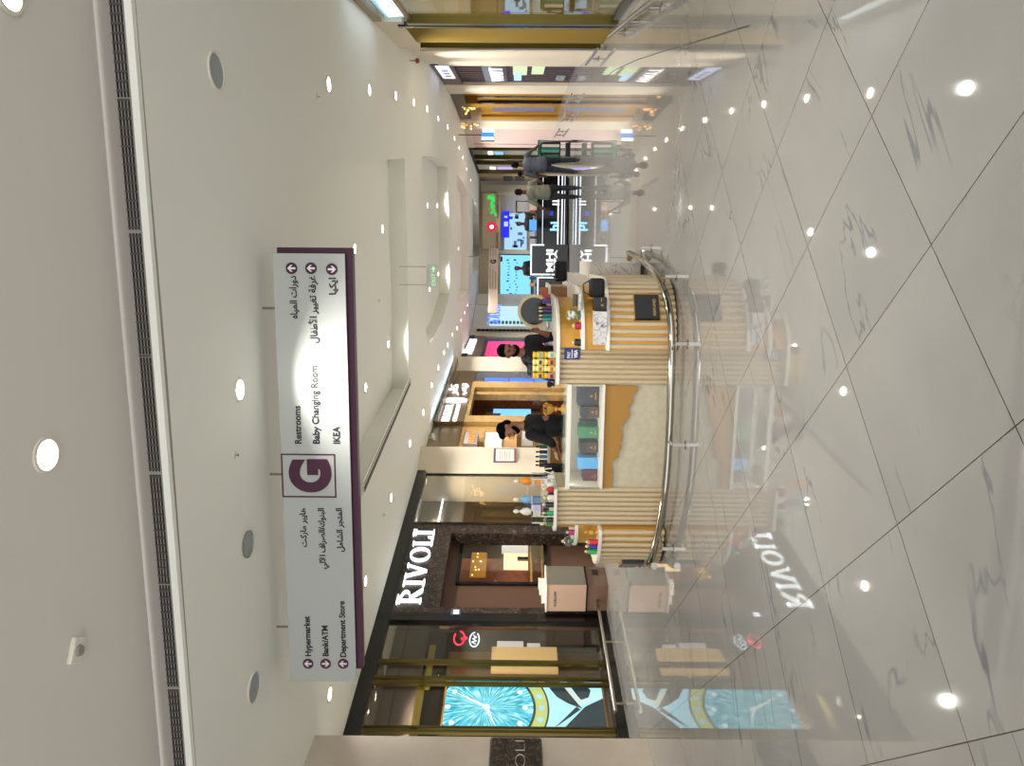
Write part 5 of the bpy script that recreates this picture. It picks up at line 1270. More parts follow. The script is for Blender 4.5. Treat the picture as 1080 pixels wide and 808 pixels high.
# facing away: rz = pi, so local -x is to the right of the picture
w1 = walker(541, 174, 611, 'person in a slate blue shirt walking away, carrying a child and pushing a stroller', M_sh1, .225, skinC, M_hair,
       dict(el_l=(-.33, -.12, 1.22), wr_l=(-.45, -.33, 1.06), el_r=(.30, .04, 1.06), wr_r=(.30, -.18, 1.02), kn_l=(-.11, -.12, .48), an_l=(-.12, -.05, .09), kn_r=(.13, .06, .50), an_r=(.17, .22, .12), ft_r=(0, -1, -.3), belly=.045), 1.60)
w2 = walker(546, 203, 611, 'person in a sage green top and dark trousers walking away beside the slate blue shirt', M_sh2, .20, skinC, mat('brown_hair', '160C08', .9, spec=.15),
       dict(el_r=(.33, .05, 1.02), wr_r=(.46, .0, .82), el_l=(-.30, -.02, 1.06), wr_l=(-.24, -.16, .96), kn_l=(-.10, -.08, .46), an_l=(-.11, .02, .08), kn_r=(.10, .02, .46), an_r=(.11, -.05, .08), belly=.03), 1.50)
# child carried on the shoulder side
p = at(549.5, 183, 17.62)
M_wh = mat('white_knit', 'C9C2B8', .9)
r_ = empty('person', (p.x, 17.62, p.z), 2.4, 'small child with black hair held against the slate blue shoulder, white top', 'person')
mb = MB(); mb.ball((0, 0, 0), (.062, .07, .075), 14).ball((0, -.03, -.03), (.045, .045, .045), 10).cap((0, .01, -.05), .035, (0, .02, -.12), .04).cap((0, .03, -.16), .075, (0, .05, -.38), .085)
for e in (-1, 1): mb.ball((e*.06, 0, -.01), (.01, .015, .02), 8); mb.chain([((e*.08, .02, -.14), .03), ((e*.11, -.06, -.22), .025), ((e*.07, -.14, -.17), .018)]); hand(mb, (e*.07, -.14, -.17), (-e*.3, -1, 0), (0, 0, -1), .6, .4, e); mb.chain([((e*.05, .05, -.40), .05), ((e*.09, -.06, -.50), .042), ((e*.09, -.03, -.66), .03)])
mb.ball((0, -.07, -.02), (.01, .012, .01), 8)
mb.build('body', skinC, r_, fuse=.008); mb = MB(); mb.ball((0, .012, .022), (.068, .076, .068), 14); mb.build('hair', M_hair, r_, fuse=.007)
mb = MB(); mb.cap((0, .03, -.15), .075, (0, .05, -.36), .085)
for e in (-1, 1): mb.cap((e*.08, .02, -.14), .038, (e*.11, -.05, -.21), .033)
mb.build('shirt', M_wh, r_, fuse=.009)
# stroller
b = hz(608, 156); st = empty('stroller', (b.x-.02, b.y+.1, 0), -.30, 'dark stroller with green hood stripes pushed by the slate blue shirted person', 'stroller')
M_fr = mat('stroller_frame', '1A1A1E', .4, .5); M_gr = mat('green_fabric', '1F5A48', .8); 
MB().tube([(-.22, -.35, 1.02), (-.22, -.05, .75), (-.22, .45, .12)], .013, 8).tube([(.22, -.35, 1.02), (.22, -.05, .75), (.22, .45, .12)], .013, 8).tube([(-.22, -.28, .1), (-.22, .1, .6)], .012, 8).tube([(.22, -.28, .1), (.22, .1, .6)], .012, 8).build('frame', M_fr, st)
MB().cyl((-.23, -.35, 1.02), (.23, -.35, 1.02), .018).build('handle', M_fr, st)
mb = MB(); mb.box(-.2, .2, -.05, .3, .42, .48); mb.build('seat', M_fr, st, bevel=.02)
for k in range(6): MB().box(-.2+k*.067, -.137+k*.067, -.14, -.08, .46, .95-.02*abs(k-2.5)).build('seat_back_stripe', (M_gr, M_fr, mat('teal_cloth', '3E8A7A', .8), M_gr, M_wh, M_fr)[k], st)
for k in range(5):
    m_ = (mat('teal_stripe', '2E7A68', .8), M_gr, M_wh, M_fr, M_gr)[k]
    MB().tube([(-.2+.4*j/8, -.10+.07*k, .96-.05*k+.05*math.sin(PI*j/8)) for j in range(9)], .038, 8).build('hood_panel', m_, st)
MB().box(-.18, .18, -.1, .2, .16, .28).build('basket', M_fr, st)
for x in (-.22, .22):
    for y in (-.28, .45): MB().cyl((x-.02, y, .085), (x+.02, y, .085), .085, n=20).build('wheel', M_blackm, st)
# ------------------------------------------------------------------ right side of the mall
def RF(pxa, pya, pxb, pyb):
    return Fr(V2(hz(pxb, pyb, ZC)), V2(hz(pxa, pya, ZC)))     # far end -> near end: x to the viewer's right
A1 = RF(372, 0, 431, 61)                                      # near glass shop
XA = lambda py, off=0.: A1.px(540, py, off)[0]
gs = thing('glass_shop_front', A1, 0, 0, 0, 'near right shop front of glass with gold frame and column', 'shopfront')
Lx = A1.L + 5
hd_ = A1.px(431, 24)[1]
MB().box(XA(24), Lx, 0, .06, ZC-.12, ZC).box(XA(24), Lx, .0, .06, hd_-.06, hd_).build('head_frame', M_bronze, gs)
MB().box(XA(24), Lx, .01, .03, hd_, ZC-.12).build('transom_glass', M_glass, gs)
MB().box(XA(24), Lx, .02, .035, .1, hd_-.06).build('pane', M_glass, gs)
MB().box(XA(24), XA(21.5), -.05, .06, 0, hd_).build('mullion', M_mull, gs)
MB().box(XA(24), Lx, -.02, .1, 0, .1).build('plinth', M_black, gs)
M_ocol = mat('ochre_column', '7A6428', .9, 0., spec=.1)
MB().box(XA(44), XA(27.5), -.02, .5, 0, hd_+.1).build('column', M_ocol, gs)
MB().box(XA(28), XA(26.5), -.03, .1, 0, hd_+.2).build('shadow_gap', M_black, gs)
MB().box(XA(49.5), XA(44.5), .04, .06, 0, hd_+.1).build('side_pane', M_glass, gs)
MB().box(XA(51), XA(49), -.03, .1, 0, hd_+.1).build('mullion', M_mull, gs)
MB().box(XA(51), XA(24)+.02, 0, .1, hd_+.1, ZC).build('head_panel', M_cream, gs)
# contents of the glass shop: shelves of goods and bright ceiling sign
MB().box(XA(24), Lx, 1.8, 1.9, 0, ZC-.02).build('back_panel', mat('tan_back', '8A7650', .5), gs)
mb = MB()
for k in range(9): mb.box(XA(22), Lx, 1.2, 1.75, .4+k*.33, .43+k*.33)
mb.build('shelf', M_bronze, gs)
random.seed(21)
for g_, (c_h, n_) in enumerate((('B8B0A0', 34), ('6A5A3A', 26), ('3A3E6A', 14))):
    mb = MB()
    for k in range(n_):
        x = random.uniform(XA(22), XA(-6)); lv = random.randrange(9); w_ = random.uniform(.05, .14); mb.box(x, x+w_, 1.25, 1.45, .43+lv*.33, .43+lv*.33+random.uniform(.08, .24))
    o = mb.build('shelf_goods', col(c_h, .4), gs); o['kind'] = 'stuff'
r = rect(A1, 20, -5, 400, 428, .06, ref=13)
bl = thing('light_box_sign', A1, r[0], .08, r[2], 'very bright white and cyan light box sign high behind the right shop glass', 'sign')
MB().box(0, 2.2, 0, .08, 0, .42).build('box_body', M_dsteel, bl); MB().box(.03, 2.17, -.006, 0, .03, .39).build('face', mat('cyan_face', '000000', .4, emit=1.5, ecol='5FB4E4'), bl)
text('lettering', 'VISIONARY', mat('sign_hot_white', '000000', .4, emit=1.8, ecol='FFFFFF'), bl, .1, -.006, .10, .22, 2.0, .01, .02)
for k in range(3): fill_spot(A1, XA(18)+k*1.0, .9, ZC-.03, 'added warm spotlight lighting the interior behind the near right shop glass')
# white pillar
def pier(pxa, pya, pxb, pyb, dep, name, m=M_cream, prot=.12):
    f = RF(pxa, pya, pxb, pyb); return struct(name, MB().box(0, f.L, -prot, dep, 0, ZC), m, loc=f.O, rot=(0, 0, f.a))
pier(431, 61, 440, 50, .6, 'wall_pier') if 0 else None
f_ = Fr(V2(hz(452.5, 67.5, ZC)), V2(hz(427, 50.5, ZC)))
struct('wall_pier', MB().box(0, f_.L, 0, 1.2, 0, ZC).box(.1, f_.L-.1, -.05, 0, 0, 3.6), M_cream, loc=f_.O, rot=(0, 0, f_.a))
# dark shop with a light box sign
A2 = RF(453, 68, 468, 88); XB = lambda py, off=0.: A2.px(540, py, off)[0]
zh2 = A2.px(484, 80)[1]
ds = thing('dark_shop_front', A2, 0, 0, 0, 'dark red-brown shop front with square light box sign, right side', 'shopfront')
M_maroon = mat('maroon_fascia', '46282A', .4)
MB().box(0, A2.L, -.02, .1, zh2, ZC-.02).build('fascia', M_maroon, ds)
r = rect(A2, 83, 70.5, 459, 476, -.04, ref=72); MB().box(r[0], r[1], -.05, -.02, zh2+.12, ZC-.14).build('sign_face', mat('lilac_face', '000000', .4, emit=1.1, ecol='C8D0F8'), ds)
mb = MB(); sw_ = r[1]-r[0]
for k in range(3): mb.box(r[0]+sw_*(.2+.22*k), r[0]+sw_*(.28+.22*k), -.056, -.05, zh2+.2, ZC-.25)
mb.build('sign_strokes', M_maroon, ds)
MB().box(0, A2.L, .05, .12, 0, zh2).build('inner_wall', mat('dark_plum_wall', '2E191C', .4), ds)
r = rect(A2, 86, 68, 513, 531, .0, ref=77); MB().box(A2.L*.05, A2.L*.95, .01, .05, r[2]-.1, r[3]+.1).build('sign_board', M_black, ds)
text('lettering', 'WAYT', M_sgn, ds, A2.L*.15, .01, r[2]+.02, (r[3]-r[2])*.8, A2.L*.7, .01, .0)
mb = MB()
for k, (a_, b_, t_, u_) in enumerate(((80, 69, 541, 556), (79, 69, 561, 574))): q = rect(A2, a_, b_, t_, u_, .0, ref=75); mb.box(q[0], q[1], .02, .05, q[2], q[3])
mb.build('green_glow_shelf', mat('green_glow', '000000', .4, emit=.8, ecol='C8DCA8'), ds)
q = rect(A2, 85, 78, 542, 550, .0, ref=80); MB().box(q[0], q[1], .0, .05, q[2], q[3]).build('cyan_tag', mat('cyan_tag', '000000', .4, emit=.9, ecol='A8D8F0'), ds)
q = rect(A2, 85, 80, 588, 597, .0, ref=80); MB().box(q[0], q[1], .0, .05, q[2], q[3]).build('small_tag', col('7A8490'), ds)
mb = MB()
for k in range(8): mb.box(.1+k*A2.L/9, .13+k*A2.L/9, .035, .05, 0, zh2)
mb.build('screen_post', mat('post_brown', '5A3A38', .4), ds)
f_ = Fr(V2(hz(474, 97.5, ZC)), V2(hz(468, 88, ZC))); struct('wall_pier', MB().box(0, f_.L, -.05, 1.2, 0, ZC), M_cream, loc=f_.O, rot=(0, 0, f_.a))
# gold shop with chandeliers
A3 = RF(474, 98, 485, 125); XC_ = lambda py, off=0.: A3.px(540, py, off)[0]
gd = thing('gold_shop_front', A3, 0, 0, 0, 'gold panelled shop front with tall glass bays, right side', 'shopfront')
zg3 = ZC
M_gpan = mat('gold_brown_panel', '9A7228', .75, 0., spec=.15)
MB().box(0, A3.L, -.02, .1, 3.45, ZC-.02).build('fascia', mat('dark_bronze_fascia', '4A3A22', .4, .4), gd)
mb = MB(); mb.box(XC_(112), XC_(108), -.05, .6, 0, 3.45).box(XC_(125), XC_(122), -.05, .3, 0, 3.0).box(XC_(99), XC_(98), -.05, .3, 0, 3.45).box(0, A3.L, .05, .15, 0, 3.0)
mb.build('panel', M_gpan, gd)
MB().box(XC_(108), XC_(107), -.06, 0, 0, 3.0).box(XC_(104), XC_(103), .03, .05, 0, 3.0).build('shadow_gap', M_black, gd)
MB().box(0, A3.L, .5, .55, 3.0, 3.45).build('upper_wall', mat('umber_wall', '5A4634', .5), gd)
q = rect(A3, 117, 113, 520, 585, .02, ref=115); MB().box(q[0], q[1], .02, .06, q[2], q[3]).build('window_display', mat('violet_display', '3A3A5A', .4, emit=.25, ecol='7A7AB8'), gd)
M_cry = mat('crystal_glow', 'FFFFFF', .3, emit=1.5, ecol='FFB85A')
for k, (a_, b_) in enumerate(((98.5, 107), (113, 122))):
    zc1, zc0 = A3.px(489, (a_+b_)/2, .4)[1], A3.px(509, (a_+b_)/2, .4)[1]; xc = (XC_(a_, .4)+XC_(b_, .4))/2; rad = abs(XC_(a_, .4)-XC_(b_, .4))*.42
    o = thing('chandelier', A3, xc, .4, zc0, 'warm crystal chandelier in the gold shop front, the %s one' % ('nearer' if k == 0 else 'farther'), 'chandelier')
    MB().cyl((0, 0, zc1-zc0), (0, 0, ZC-zc0), .02).lathe([(.12, ZC-zc0-.03), (.12, ZC-zc0)]).build('canopy', M_gold, o)
    for lv in range(3):
        mb = MB(); random.seed(lv+5*k); rr = rad*(1, .8, .5)[lv]; zz = (zc1-zc0)*(.85, .5, .12)[lv]
        rg = MB().tube([(rr*math.cos(t/16*2*PI), rr*math.sin(t/16*2*PI), zz) for t in range(16)], .02, 6, closed=True).build('ring', M_gold, o)
        for j in range(44): t = 2*PI*j/44; q_ = rr*random.uniform(.6, 1.05); mb.ball((q_*math.cos(t), q_*math.sin(t), zz+random.uniform(-.2, .2)*(zc1-zc0)*1.1), .042, 8)
        c = mb.build('crystals', M_cry, rg)
f_ = Fr(V2(hz(488.5, 133.5, ZC)), V2(hz(485, 125, ZC))); struct('wall_pier', MB().box(0, f_.L, -.1, 1.2, 0, ZC), M_cream, loc=f_.O, rot=(0, 0, f_.a))
A4 = RF(489, 134, 493.5, 155); bw = thing('blush_shop_front', A4, 0, 0, 0, 'plain blush pink hoarding wall between white piers, right side', 'hoarding')
MB().box(0, A4.L, -.02, .1, 0, ZC-.3).build('panel', M_pink, bw); MB().box(0, A4.L, -.04, .1, ZC-.3, ZC-.01).build('head_trim', M_cream, bw); MB().box(A4.L*.18, A4.L*.2, -.03, 0, 0, ZC-.3).build('joint', col('8E7A72'), bw)
# projecting light box sign, white blue white
p = at(511, 142, 27.0); o = empty('light_box_sign', (p.x, p.y, p.z-.35), .0, 'projecting white light box sign with blue band near the blush wall', 'sign')
for k, (c_h, z0, z1, e) in enumerate((('F8FBFF', .0, .72, 1.3),)):
    MB().box(-.22, -.09, 0, .08, 0, .46).box(.09, .24, 0, .08, -.03, .43).build('white_face', mat('face_white', '000000', .4, emit=1.3, ecol='F2F8FF'), o)
MB().box(-.09, .09, -.005, .08, -.02, .46).build('blue_face', mat('face_blue', '000000', .4, emit=1., ecol='3A8AE8'), o); MB().box(-.24, -.22, .0, .08, -.04, .48).build('edge', M_dsteel, o)
MB().cyl((0, .04, .46), (0, .04, ZC-p.z+.35), .02).build('hanger', M_dsteel, o)
# farther bays
A5 = RF(494, 156, 503.5, 182); XE = lambda py, off=0.: A5.px(540, py, off)[0]
fb = thing('far_glass_shop_front', A5, 0, 0, 0, 'far right glass shop front with gold mullions and bright displays', 'shopfront')
MB().box(0, A5.L, .5, .6, 0, ZC-.02).build('back_panel', col('A8A48E', .5), fb); MB().box(0, A5.L, -.05, .1, ZC-.12, ZC-.01).build('head_frame', M_blackm, fb)
mb = MB()
for py in (157.5, 167, 172.5, 182): mb.box(XE(py)-.12, XE(py)+.12, -.06, .15, 0, ZC-.12)
mb.build('mullion', M_mull, fb)
for nm_, a_, b_, t_, u_, c_h, e in (('display', 165, 161, 515, 520, 'F0F8F8', 1.2), ('display', 165, 161, 522, 531, '88C0D8', .8), ('display', 181, 177, 517, 523, 'FFFFFF', 1.4), ('display', 181, 177, 525, 541, 'A89CE0', .9), ('display', 171, 168, 510, 534, 'E8DCC0', .7)):
    q = rect(A5, a_, b_, t_, u_, .4, ref=(a_+b_)/2); MB().box(q[0], q[1], .4, .45, q[2], q[3]).build(nm_, mat('disp_'+c_h.lower(), '000000', .4, emit=e, ecol=c_h), fb)
A6 = RF(504, 183, 508, 196); bh = thing('beige_shop_front', A6, 0, 0, 0, 'beige far shop wall with two dark posters, right side', 'shopfront')
MB().box(0, A6.L, -.02, .1, 0, ZC-.02).build('panel', mat('warm_beige', 'C9AE88', .5), bh)
for t_, u_ in ((531, 540.5), (543, 553)):
    q = rect(A6, 191, 186, t_, u_, -.03, ref=188); MB().box(q[0], q[1], -.05, -.02, q[2], q[3]).build('poster', col('5A4E46'), bh)
# bumper rails on the right
def bumper_pts(pts, z, label, r_=.028, posts=3):
    P = [hz(a, b, z) for a, b in pts]; o_ = P[0]; b = empty('bumper_rail', (o_.x, o_.y, 0), 0, label, 'bumper rail')
    MB().tube([p - Vector((o_.x, o_.y, 0)) for p in P], r_, 8).build('tube', M_steel, b, smooth=True)
    for k in range(posts):
        t = (k+.6)/posts; q = P[0].lerp(P[-1], t) - Vector((o_.x, o_.y, 0)); MB().cyl((q.x, q.y, 0), q, r_*.6, n=8).lathe([(.05, 0), (.05, .01), (.02, .015)], (q.x, q.y, 0), n=12).build('post', M_steel, b)
bumper_pts([(697, -3), (690, 0), (672, 14), (643, 38)], .16, 'low steel bumper rail in front of the near right shop glass', .035)
bumper_pts([(630, 52), (618, 68)], .16, 'short steel bumper rail at the foot of the near right white pier', .03, 1)
bumper_pts([(603, 99), (598, 108)], .16, 'steel bumper rail at the gold shop front', .03, 2)
bumper_pts([(598, 118), (592, 128)], .16, 'steel bumper rail beside the pier past the gold shop', .03, 2)
bumper_pts([(590, 136), (585, 144)], .16, 'steel bumper rail before the blush wall', .03, 2)
# ------------------------------------------------------------------ black electronics kiosk and the far end
bA, bB = hz(598, 312), hz(600, 192)
B = Fr((bA.x, 21.0), (bB.x+.1, 20.6)); XBk = lambda py, off=0.: B.px(540, py, off)[0]
M_bk = mat('black_lacquer', '07070B', .12)
ek = thing('electronics_kiosk', B, 0, 0, 0, 'long black electronics kiosk with white light lines and glowing logos', 'kiosk')
zt = B.px(566, 240)[1]
MB().box(0, B.L, 0, 2.2, .06, zt-.03).build('counter_body', M_bk, ek); MB().box(-.03, B.L+.03, -.05, 2.25, zt-.03, zt).build('worktop', M_black, ek, bevel=.01)
MB().box(.05, B.L-.05, .05, 2.1, 0, .06).build('skirting', M_blackm, ek)
M_line = mat('line_white', '000000', .4, emit=1.1, ecol='E8F0FF')
for px_, h_ in ((572, .012), (588, .03), (592, .03), (595, .012)):
    z = B.px(px_, 240)[1]; MB().box(0, B.L, -.012, 0, z-h_, z+h_*.2).build('light_line', M_line, ek)
zl = B.px(587, 232)[1]; xl = XBk(240)
M_cyl = mat('logo_cyan', '000000', .4, emit=1.6, ecol='7CC8FF')
text('logo', 'hi', M_cyl, ek, XBk(243), -.012, B.px(589, 240)[1], .26, .26, .01, .01)
text('logo', 'III', M_sgn, ek, XBk(216), -.012, B.px(590, 214)[1], .22, .22, .01, .0)
text('logo', 'll', mat('logo_blue', '000000', .4, emit=.8, ecol='2A3AC8'), ek, XBk(227), -.012, B.px(583, 226)[1], .10, .12, .01, .01)
# white framed screen tower and its lettering
def wframe(mb, x0, x1, z0, z1, t, y0=-.06, y1=0.): return mb.box(x0, x1, y0, y1, z1-t, z1).box(x0, x0+t, y0, y1, z0, z1)
f0, f1 = XBk(290, -.2), XBk(257.5, -.2); zt_ = B.px(559.5, 270, -.2)[1]
tw = thing('screen_tower', B, 0, -.2, 0, 'black screen tower with white outline and large lettering at the black kiosk', 'screen')
MB().box(f0, f1, 0, .18, .03, zt_).build('cabinet', M_bk, tw); MB().box(f0, f1, -.03, 0, zt_-.04, zt_).box(f0, f0+.04, -.03, 0, B.px(585, 289, -.2)[1], zt_).box(f1-.04, f1, -.03, 0, B.px(574, 259, -.2)[1], zt_).build('light_frame', M_line, tw)
text('lettering', 'MHI', M_sgn, tw, f0+.10, 0, B.px(583, 275, -.2)[1], .20, f1-f0-.25, .01, .008)
text('lettering', 'TFA', M_sgn, tw, f0+.14, 0, B.px(585.5, 275, -.2)[1]-.06, .10, f1-f0-.3, .01, .003)
g0, g1 = XBk(311, -.1), XBk(291, -.1); zq = B.px(577, 300, -.1)[1]
bx = thing('black_display_box', B, 0, -.05, 0, 'lower black display box with white outline left of the screen tower', 'display box')
MB().box(g0, g1, 0, .3, .03, zq+.3).build('cabinet', M_bk, bx); MB().box(g0, g1-.02, -.03, 0, zq+.26, zq+.3).box(g1-.06, g1-.02, -.03, 0, zq-.2, zq+.3).build('light_frame', M_line, bx)
# devices and goods on the black counter
q = rect(B, 243, 231.5, 557.5, 564.5, .1, ref=237); o = thing('tablet', B, q[0], .1, zt+.001, 'sky blue screen standing on the black kiosk', 'screen')
MB().box(0, q[1]-q[0], 0, .03, .0, .22).build('screen_face', mat('tablet_blue', '000000', .4, emit=.8, ecol='5AA0E0'), o); MB().box(.05, q[1]-q[0]-.05, .03, .12, 0, .02).build('foot', M_black, o)
q = rect(B, 223, 212, 545, 555, .3, ref=217); o = thing('display_stand', B, q[0], .4, zt+.001, 'silver framed display stand at the right end of the black kiosk', 'stand')
hh_ = q[3]-zt; MB().box(0, q[1]-q[0], 0, .03, hh_*.35, hh_).build('panel', col('A8A4A8', .4), o); MB().box(-.02, 0, -.01, .04, 0, hh_+.02).box(q[1]-q[0], q[1]-q[0]+.02, -.01, .04, 0, hh_+.02).box(-.02, q[1]-q[0]+.02, -.01, .04, hh_, hh_+.03).build('frame', M_black, o); MB().box(0, q[1]-q[0], 0, .1, 0, .25).build('base_box', M_cream, o)
random.seed(9)
GG = 'phones and accessories on the black kiosk'
for k in range(14):
    py = 208 + k*7.2; hh_ = random.choice((.10, .14, .2)); w_ = random.uniform(.07, .16)
    if 228 < py < 245: continue
    o = thing('device_stand', B, XBk(py), .15+.1*(k % 3), zt+.001, 'small device on a stand among the goods along the black kiosk top', 'device', GG)
    MB().box(0, w_, 0, .02, .02, hh_).build('screen_face', col(('3A3A44', 'C9A06A', 'A83A3A', 'D8D2C8', '2E5A8A', '6A7A5A')[k % 6]), o); MB().box(0, w_, -.02, .06, 0, .02).build('base', M_black, o)
# sellers behind the black kiosk
J0 = dict(head=(0, 0, 1.60), neck=(0, .01, 1.42), chest=(0, .02, 1.28), pelvis=(0, 0, .92), sh_l=(-.19, .02, 1.36), sh_r=(.19, .02, 1.36), el_l=(-.25, 0, 1.1), el_r=(.25, 0, 1.1), wr_l=(-.2, -.2, 1.0), wr_r=(.2, -.2, 1.0),
          hip_l=(-.09, 0, .86), hip_r=(.09, 0, .86), kn_l=(-.1, 0, .48), kn_r=(.1, 0, .48), an_l=(-.1, .03, .07), an_r=(.1, .03, .07))
for px_, py, lb in ((543, 283, 'person in black standing at the left part of the black kiosk'), (545, 236, 'person in black behind the sky blue tablet'), (546, 226, 'person in black with bent head at the right part of the black kiosk')):
    yy = 24.3 if py == 226 else 23.6; p = at(px_, py - (3 if py == 226 else 0), yy); person('person', (p.x, yy, 0), 0, lb, J0, skinC, M_shirtb, trK, M_hair, shoeK, 'short', None, voxel=.02, s=(p.z+.02)/1.74)
# ---------- far end: white portal, screens, brown header sign
YF = 42.6
def fr_(py0, py1): a = at(540, py0, YF); b = at(540, py1, YF); return Fr((a.x, YF), (b.x, YF))
FW = fr_(335, 190); XF = lambda py: FW.px(540, py)[0]; ZF = lambda px: FW.px(px, 260)[1]
fe = thing('far_shop_front', FW, 0, 0, 0, 'far end shop front with white portal frames and pale screens', 'shopfront')
MB().box(0, FW.L, .2, .4, 0, ZC-.02).build('back_wall', mat('pale_far_wall', 'D0D4DA', .5), fe)
MB().box(XF(322), XF(205), -.02, .2, ZF(528), ZC-.02).build('header', mat('sand_header', 'D0BC9C', .5), fe)
mb = MB(); 
for a_, b_ in ((268, 264.5), (206.5, 203), (321, 318)): mb.box(XF(a_), XF(b_), -.1, .3, 0, ZF(524))
mb.build('portal_frame', M_slab, fe)
MB().box(XF(203), XF(195), -.05, .2, 0, ZC-.1).build('stone_jamb', col('CFC8B6', .5), fe)
mb = MB(); mb.box(XF(203), XF(196), .0, .05, ZF(534), ZF(515)); mb.build('lattice', col('6A645C', .4), fe)
# sky blue video wall
q = (XF(318), XF(269), ZF(560), ZF(524.5)); vw = thing('video_wall', FW, q[0], .05, q[2], 'large sky blue video wall with small dark glyphs at the far end', 'screen')
w_, h_ = q[1]-q[0], q[3]-q[2]; MB().box(-.06, w_+.06, 0, .1, -.06, h_+.06).build('casing', M_black, vw); MB().box(0, w_, -.01, 0, 0, h_).build('picture', mat('wall_sky', '000000', .4, emit=.95, ecol='78C4FA'), vw)
mb = MB(); random.seed(4)
for k in range(26): x, z = w_*.1+(k % 13)*w_*.065, h_*(.62 if k < 13 else .42)+random.uniform(-.08, .08); mb.box(x, x+random.uniform(.04, .1), -.02, -.01, z, z+random.uniform(.05, .16))
mb.build('glyphs', col('4A5A7A'), vw)
MB().box(w_*.86, w_*.97, -.03, -.01, h_*.84, h_*1.0).build('corner_tile', col('8A3A3E'), vw); MB().tube([(w_*.1, -.02, h_*.55), (w_*.14, -.02, h_*.7), (w_*.18, -.02, h_*.6), (w_*.12, -.02, h_*.48)], .04, 6).build('pink_figure', col('C85A8A'), vw)
q = (XF(263), XF(225), ZF(555), ZF(532)); v2 = thing('video_wall', FW, q[0], .05, q[2], 'pale blue screen under the deep blue strip at the far end', 'screen')
w_, h_ = q[1]-q[0], q[3]-q[2]; MB().box(-.05, w_+.05, 0, .1, -.05, h_+.05).build('casing', M_slab, v2); MB().box(0, w_, -.01, 0, 0, h_).build('picture', mat('wall_pale', '000000', .4, emit=.8, ecol='9CC8EC'), v2)
mb = MB()
for k in range(16): x = random.uniform(.05, w_-.3); z = random.uniform(.1, h_-.3); mb.box(x, x+random.uniform(.1, .3), -.02, -.01, z, z+random.uniform(.08, .3))
mb.build('picture_shapes', col('6A86A8'), v2)
q = (XF(251), XF(223.5), ZF(537), ZF(530)); bs = thing('blue_strip_sign', FW, q[0], -.15, q[2], 'deep blue lit strip sign above the pale screen at the far end', 'sign')
w_, h_ = q[1]-q[0], q[3]-q[2]; MB().box(0, w_, 0, .1, 0, h_).build('box_body', mat('deep_blue', '000000', .4, emit=1., ecol='1420D8'), bs); MB().box(w_*.42, w_*.6, -.02, 0, h_*.2, h_*.8).box(w_*.75, w_*.82, -.02, 0, h_*.3, h_*.75).build('mark', mat('pale_mark', '000000', .4, emit=.9, ecol='A8B8F0'), bs)
# sand coloured sign board with red wheel and green script
q = (XF(264), XF(205.5), ZF(527.5), ZF(509)); sb = thing('fascia_sign', FW, q[0], -.4, q[2], 'sand coloured far fascia with red emblem and green Arabic style script', 'sign')
w_, h_ = q[1]-q[0], q[3]-q[2]; MB().box(0, w_, 0, .2, 0, h_).build('board', mat('sand_board', 'D4C0A0', .5), sb)
ex_, ez = w_*(264-241)/58.5, h_*.48; MB().ring(ex_, ez, .27, .13, -.03, 0, 20).build('emblem', mat('emblem_red', 'C01E3A', .4, emit=.5, ecol='D02848'), sb)
mb = MB()
for k in range(8): a_ = 2*PI*k/8; mb.cyl((ex_+.27*math.cos(a_), -.03, ez+.27*math.sin(a_)), (ex_+.27*math.cos(a_), 0, ez+.27*math.sin(a_)), .07, n=8)
mb.build('emblem_teeth', MATS['emblem_red'], sb); MB().cyl((ex_, -.035, ez), (ex_, 0, ez), .12, n=16).build('emblem_centre', M_led, sb)
text('lettering', arabic('قطر'), mat('script_green', '2E9A4A', .4, emit=.7, ecol='3ACB5A'), sb, w_*.97, -.01, h_*.35, .42, w_*.40, .02, .03, 'r')
text('lettering', 'ALJAZEERA SHOP', col('3A2E26'), sb, w_*.55, -.01, h_*.1, .13, w_*.42, .01)
text('lettering', 'EXCHANGE', col('3A2E26'), sb, w_*.02, -.01, h_*.1, .13, w_*.28, .01)
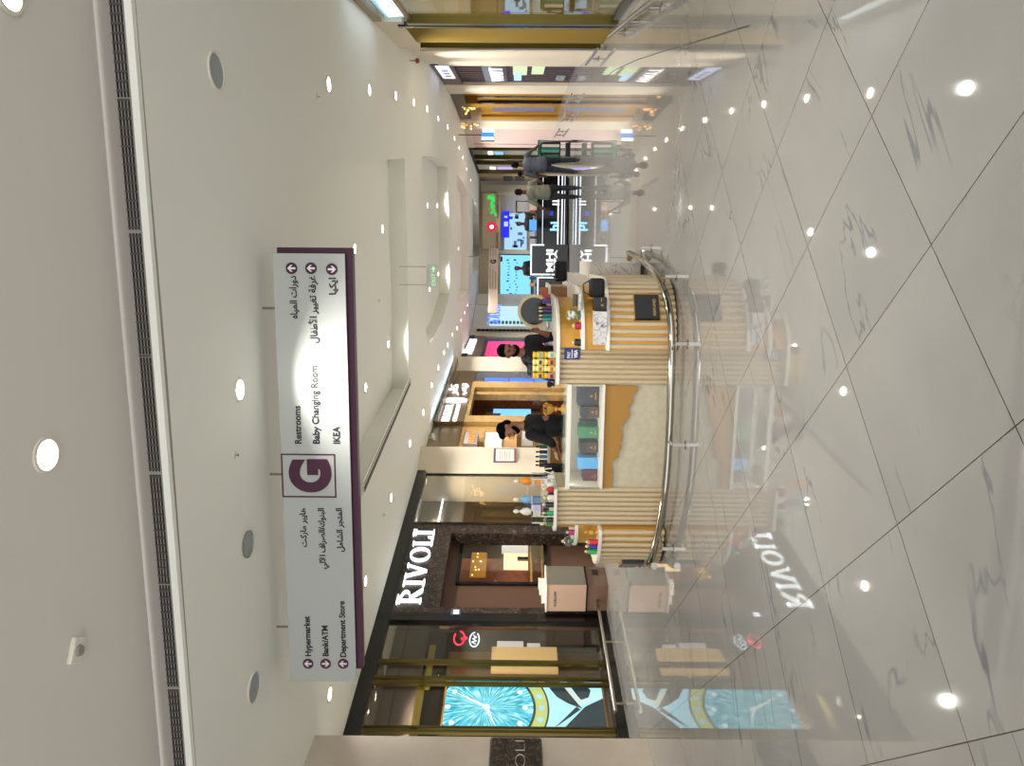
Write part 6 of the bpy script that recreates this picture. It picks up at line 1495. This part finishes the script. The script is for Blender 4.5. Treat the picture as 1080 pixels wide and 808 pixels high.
# hanging sign far away
p0, p1 = at(515, 330, 33.0), at(515, 262, 33.5); HF = Fr((p0.x, 33.0), (p1.x, 33.5)); z1, z0 = at(515, 300, 33.2).z, at(525, 300, 33.2).z
hs_ = thing('hanging_sign', HF, 0, 0, 0, 'distant beige hanging direction sign in the middle of the mall', 'sign')
MB().box(0, HF.L, 0, .12, z0, z1).build('panel', mat('far_sign_face', 'A89C8E', .5), hs_)
xg = HF.px(520, 276)[0]; text('letter', 'G', M_ink, hs_, xg-.1, 0, (z0+z1)/2-.12, .26, .2, .01, .02)
mb = MB()
for k in range(3): mb.box(xg-1.4, xg-.5+.1*k, -.008, 0, z0+.1+k*.13, z0+.13+k*.13); mb.box(xg+.3, xg+.8, -.008, 0, z0+.1+k*.13, z0+.13+k*.13)
mb.build('lettering', col('6A6058'), hs_)
MB().cyl((.4, .06, z1), (.4, .06, ZC), .015).build('hanging_rod', M_steel, hs_); MB().cyl((HF.L-.4, .06, z1), (HF.L-.4, .06, ZC), .015).build('hanging_rod', M_steel, hs_)
# ------------------------------------------------------------------ light, camera, view
w = bpy.data.worlds.new('World'); scene.world = w; w.use_nodes = True
w.node_tree.nodes['Background'].inputs['Color'].default_value = (.97, .98, 1., 1); w.node_tree.nodes['Background'].inputs['Strength'].default_value = 1.3
cd = bpy.data.cameras.new('camera'); cam = bpy.data.objects.new('camera', cd); C.objects.link(cam); scene.camera = cam
cd.sensor_width = 36.; cd.lens = FPX*36/1080; cd.clip_start = .05; cd.clip_end = 200
F = Vector((0, math.cos(PIT), math.sin(PIT))); U0 = Vector((0, -math.sin(PIT), math.cos(PIT))); R0_ = Vector((1, 0, 0))
c_, s_ = math.cos(ROL), math.sin(ROL)
Ru = R0_*c_ + U0*s_; Dn = R0_*s_ - U0*c_
cam.matrix_world = Matrix(((Dn.x, Ru.x, -F.x, 0), (Dn.y, Ru.y, -F.y, 0), (Dn.z, Ru.z, -F.z, H), (0, 0, 0, 1)))
vs = scene.view_settings; vs.view_transform = 'Standard'; vs.look = 'None'; vs.gamma = 1.; vs.exposure = .68; vs.use_curve_mapping = False
scene.cycles.use_denoising = True
scene.cycles.max_bounces = 10; scene.cycles.transparent_max_bounces = 16
scene.cycles.sample_clamp_indirect = 6.
bpy.context.view_layer.update()
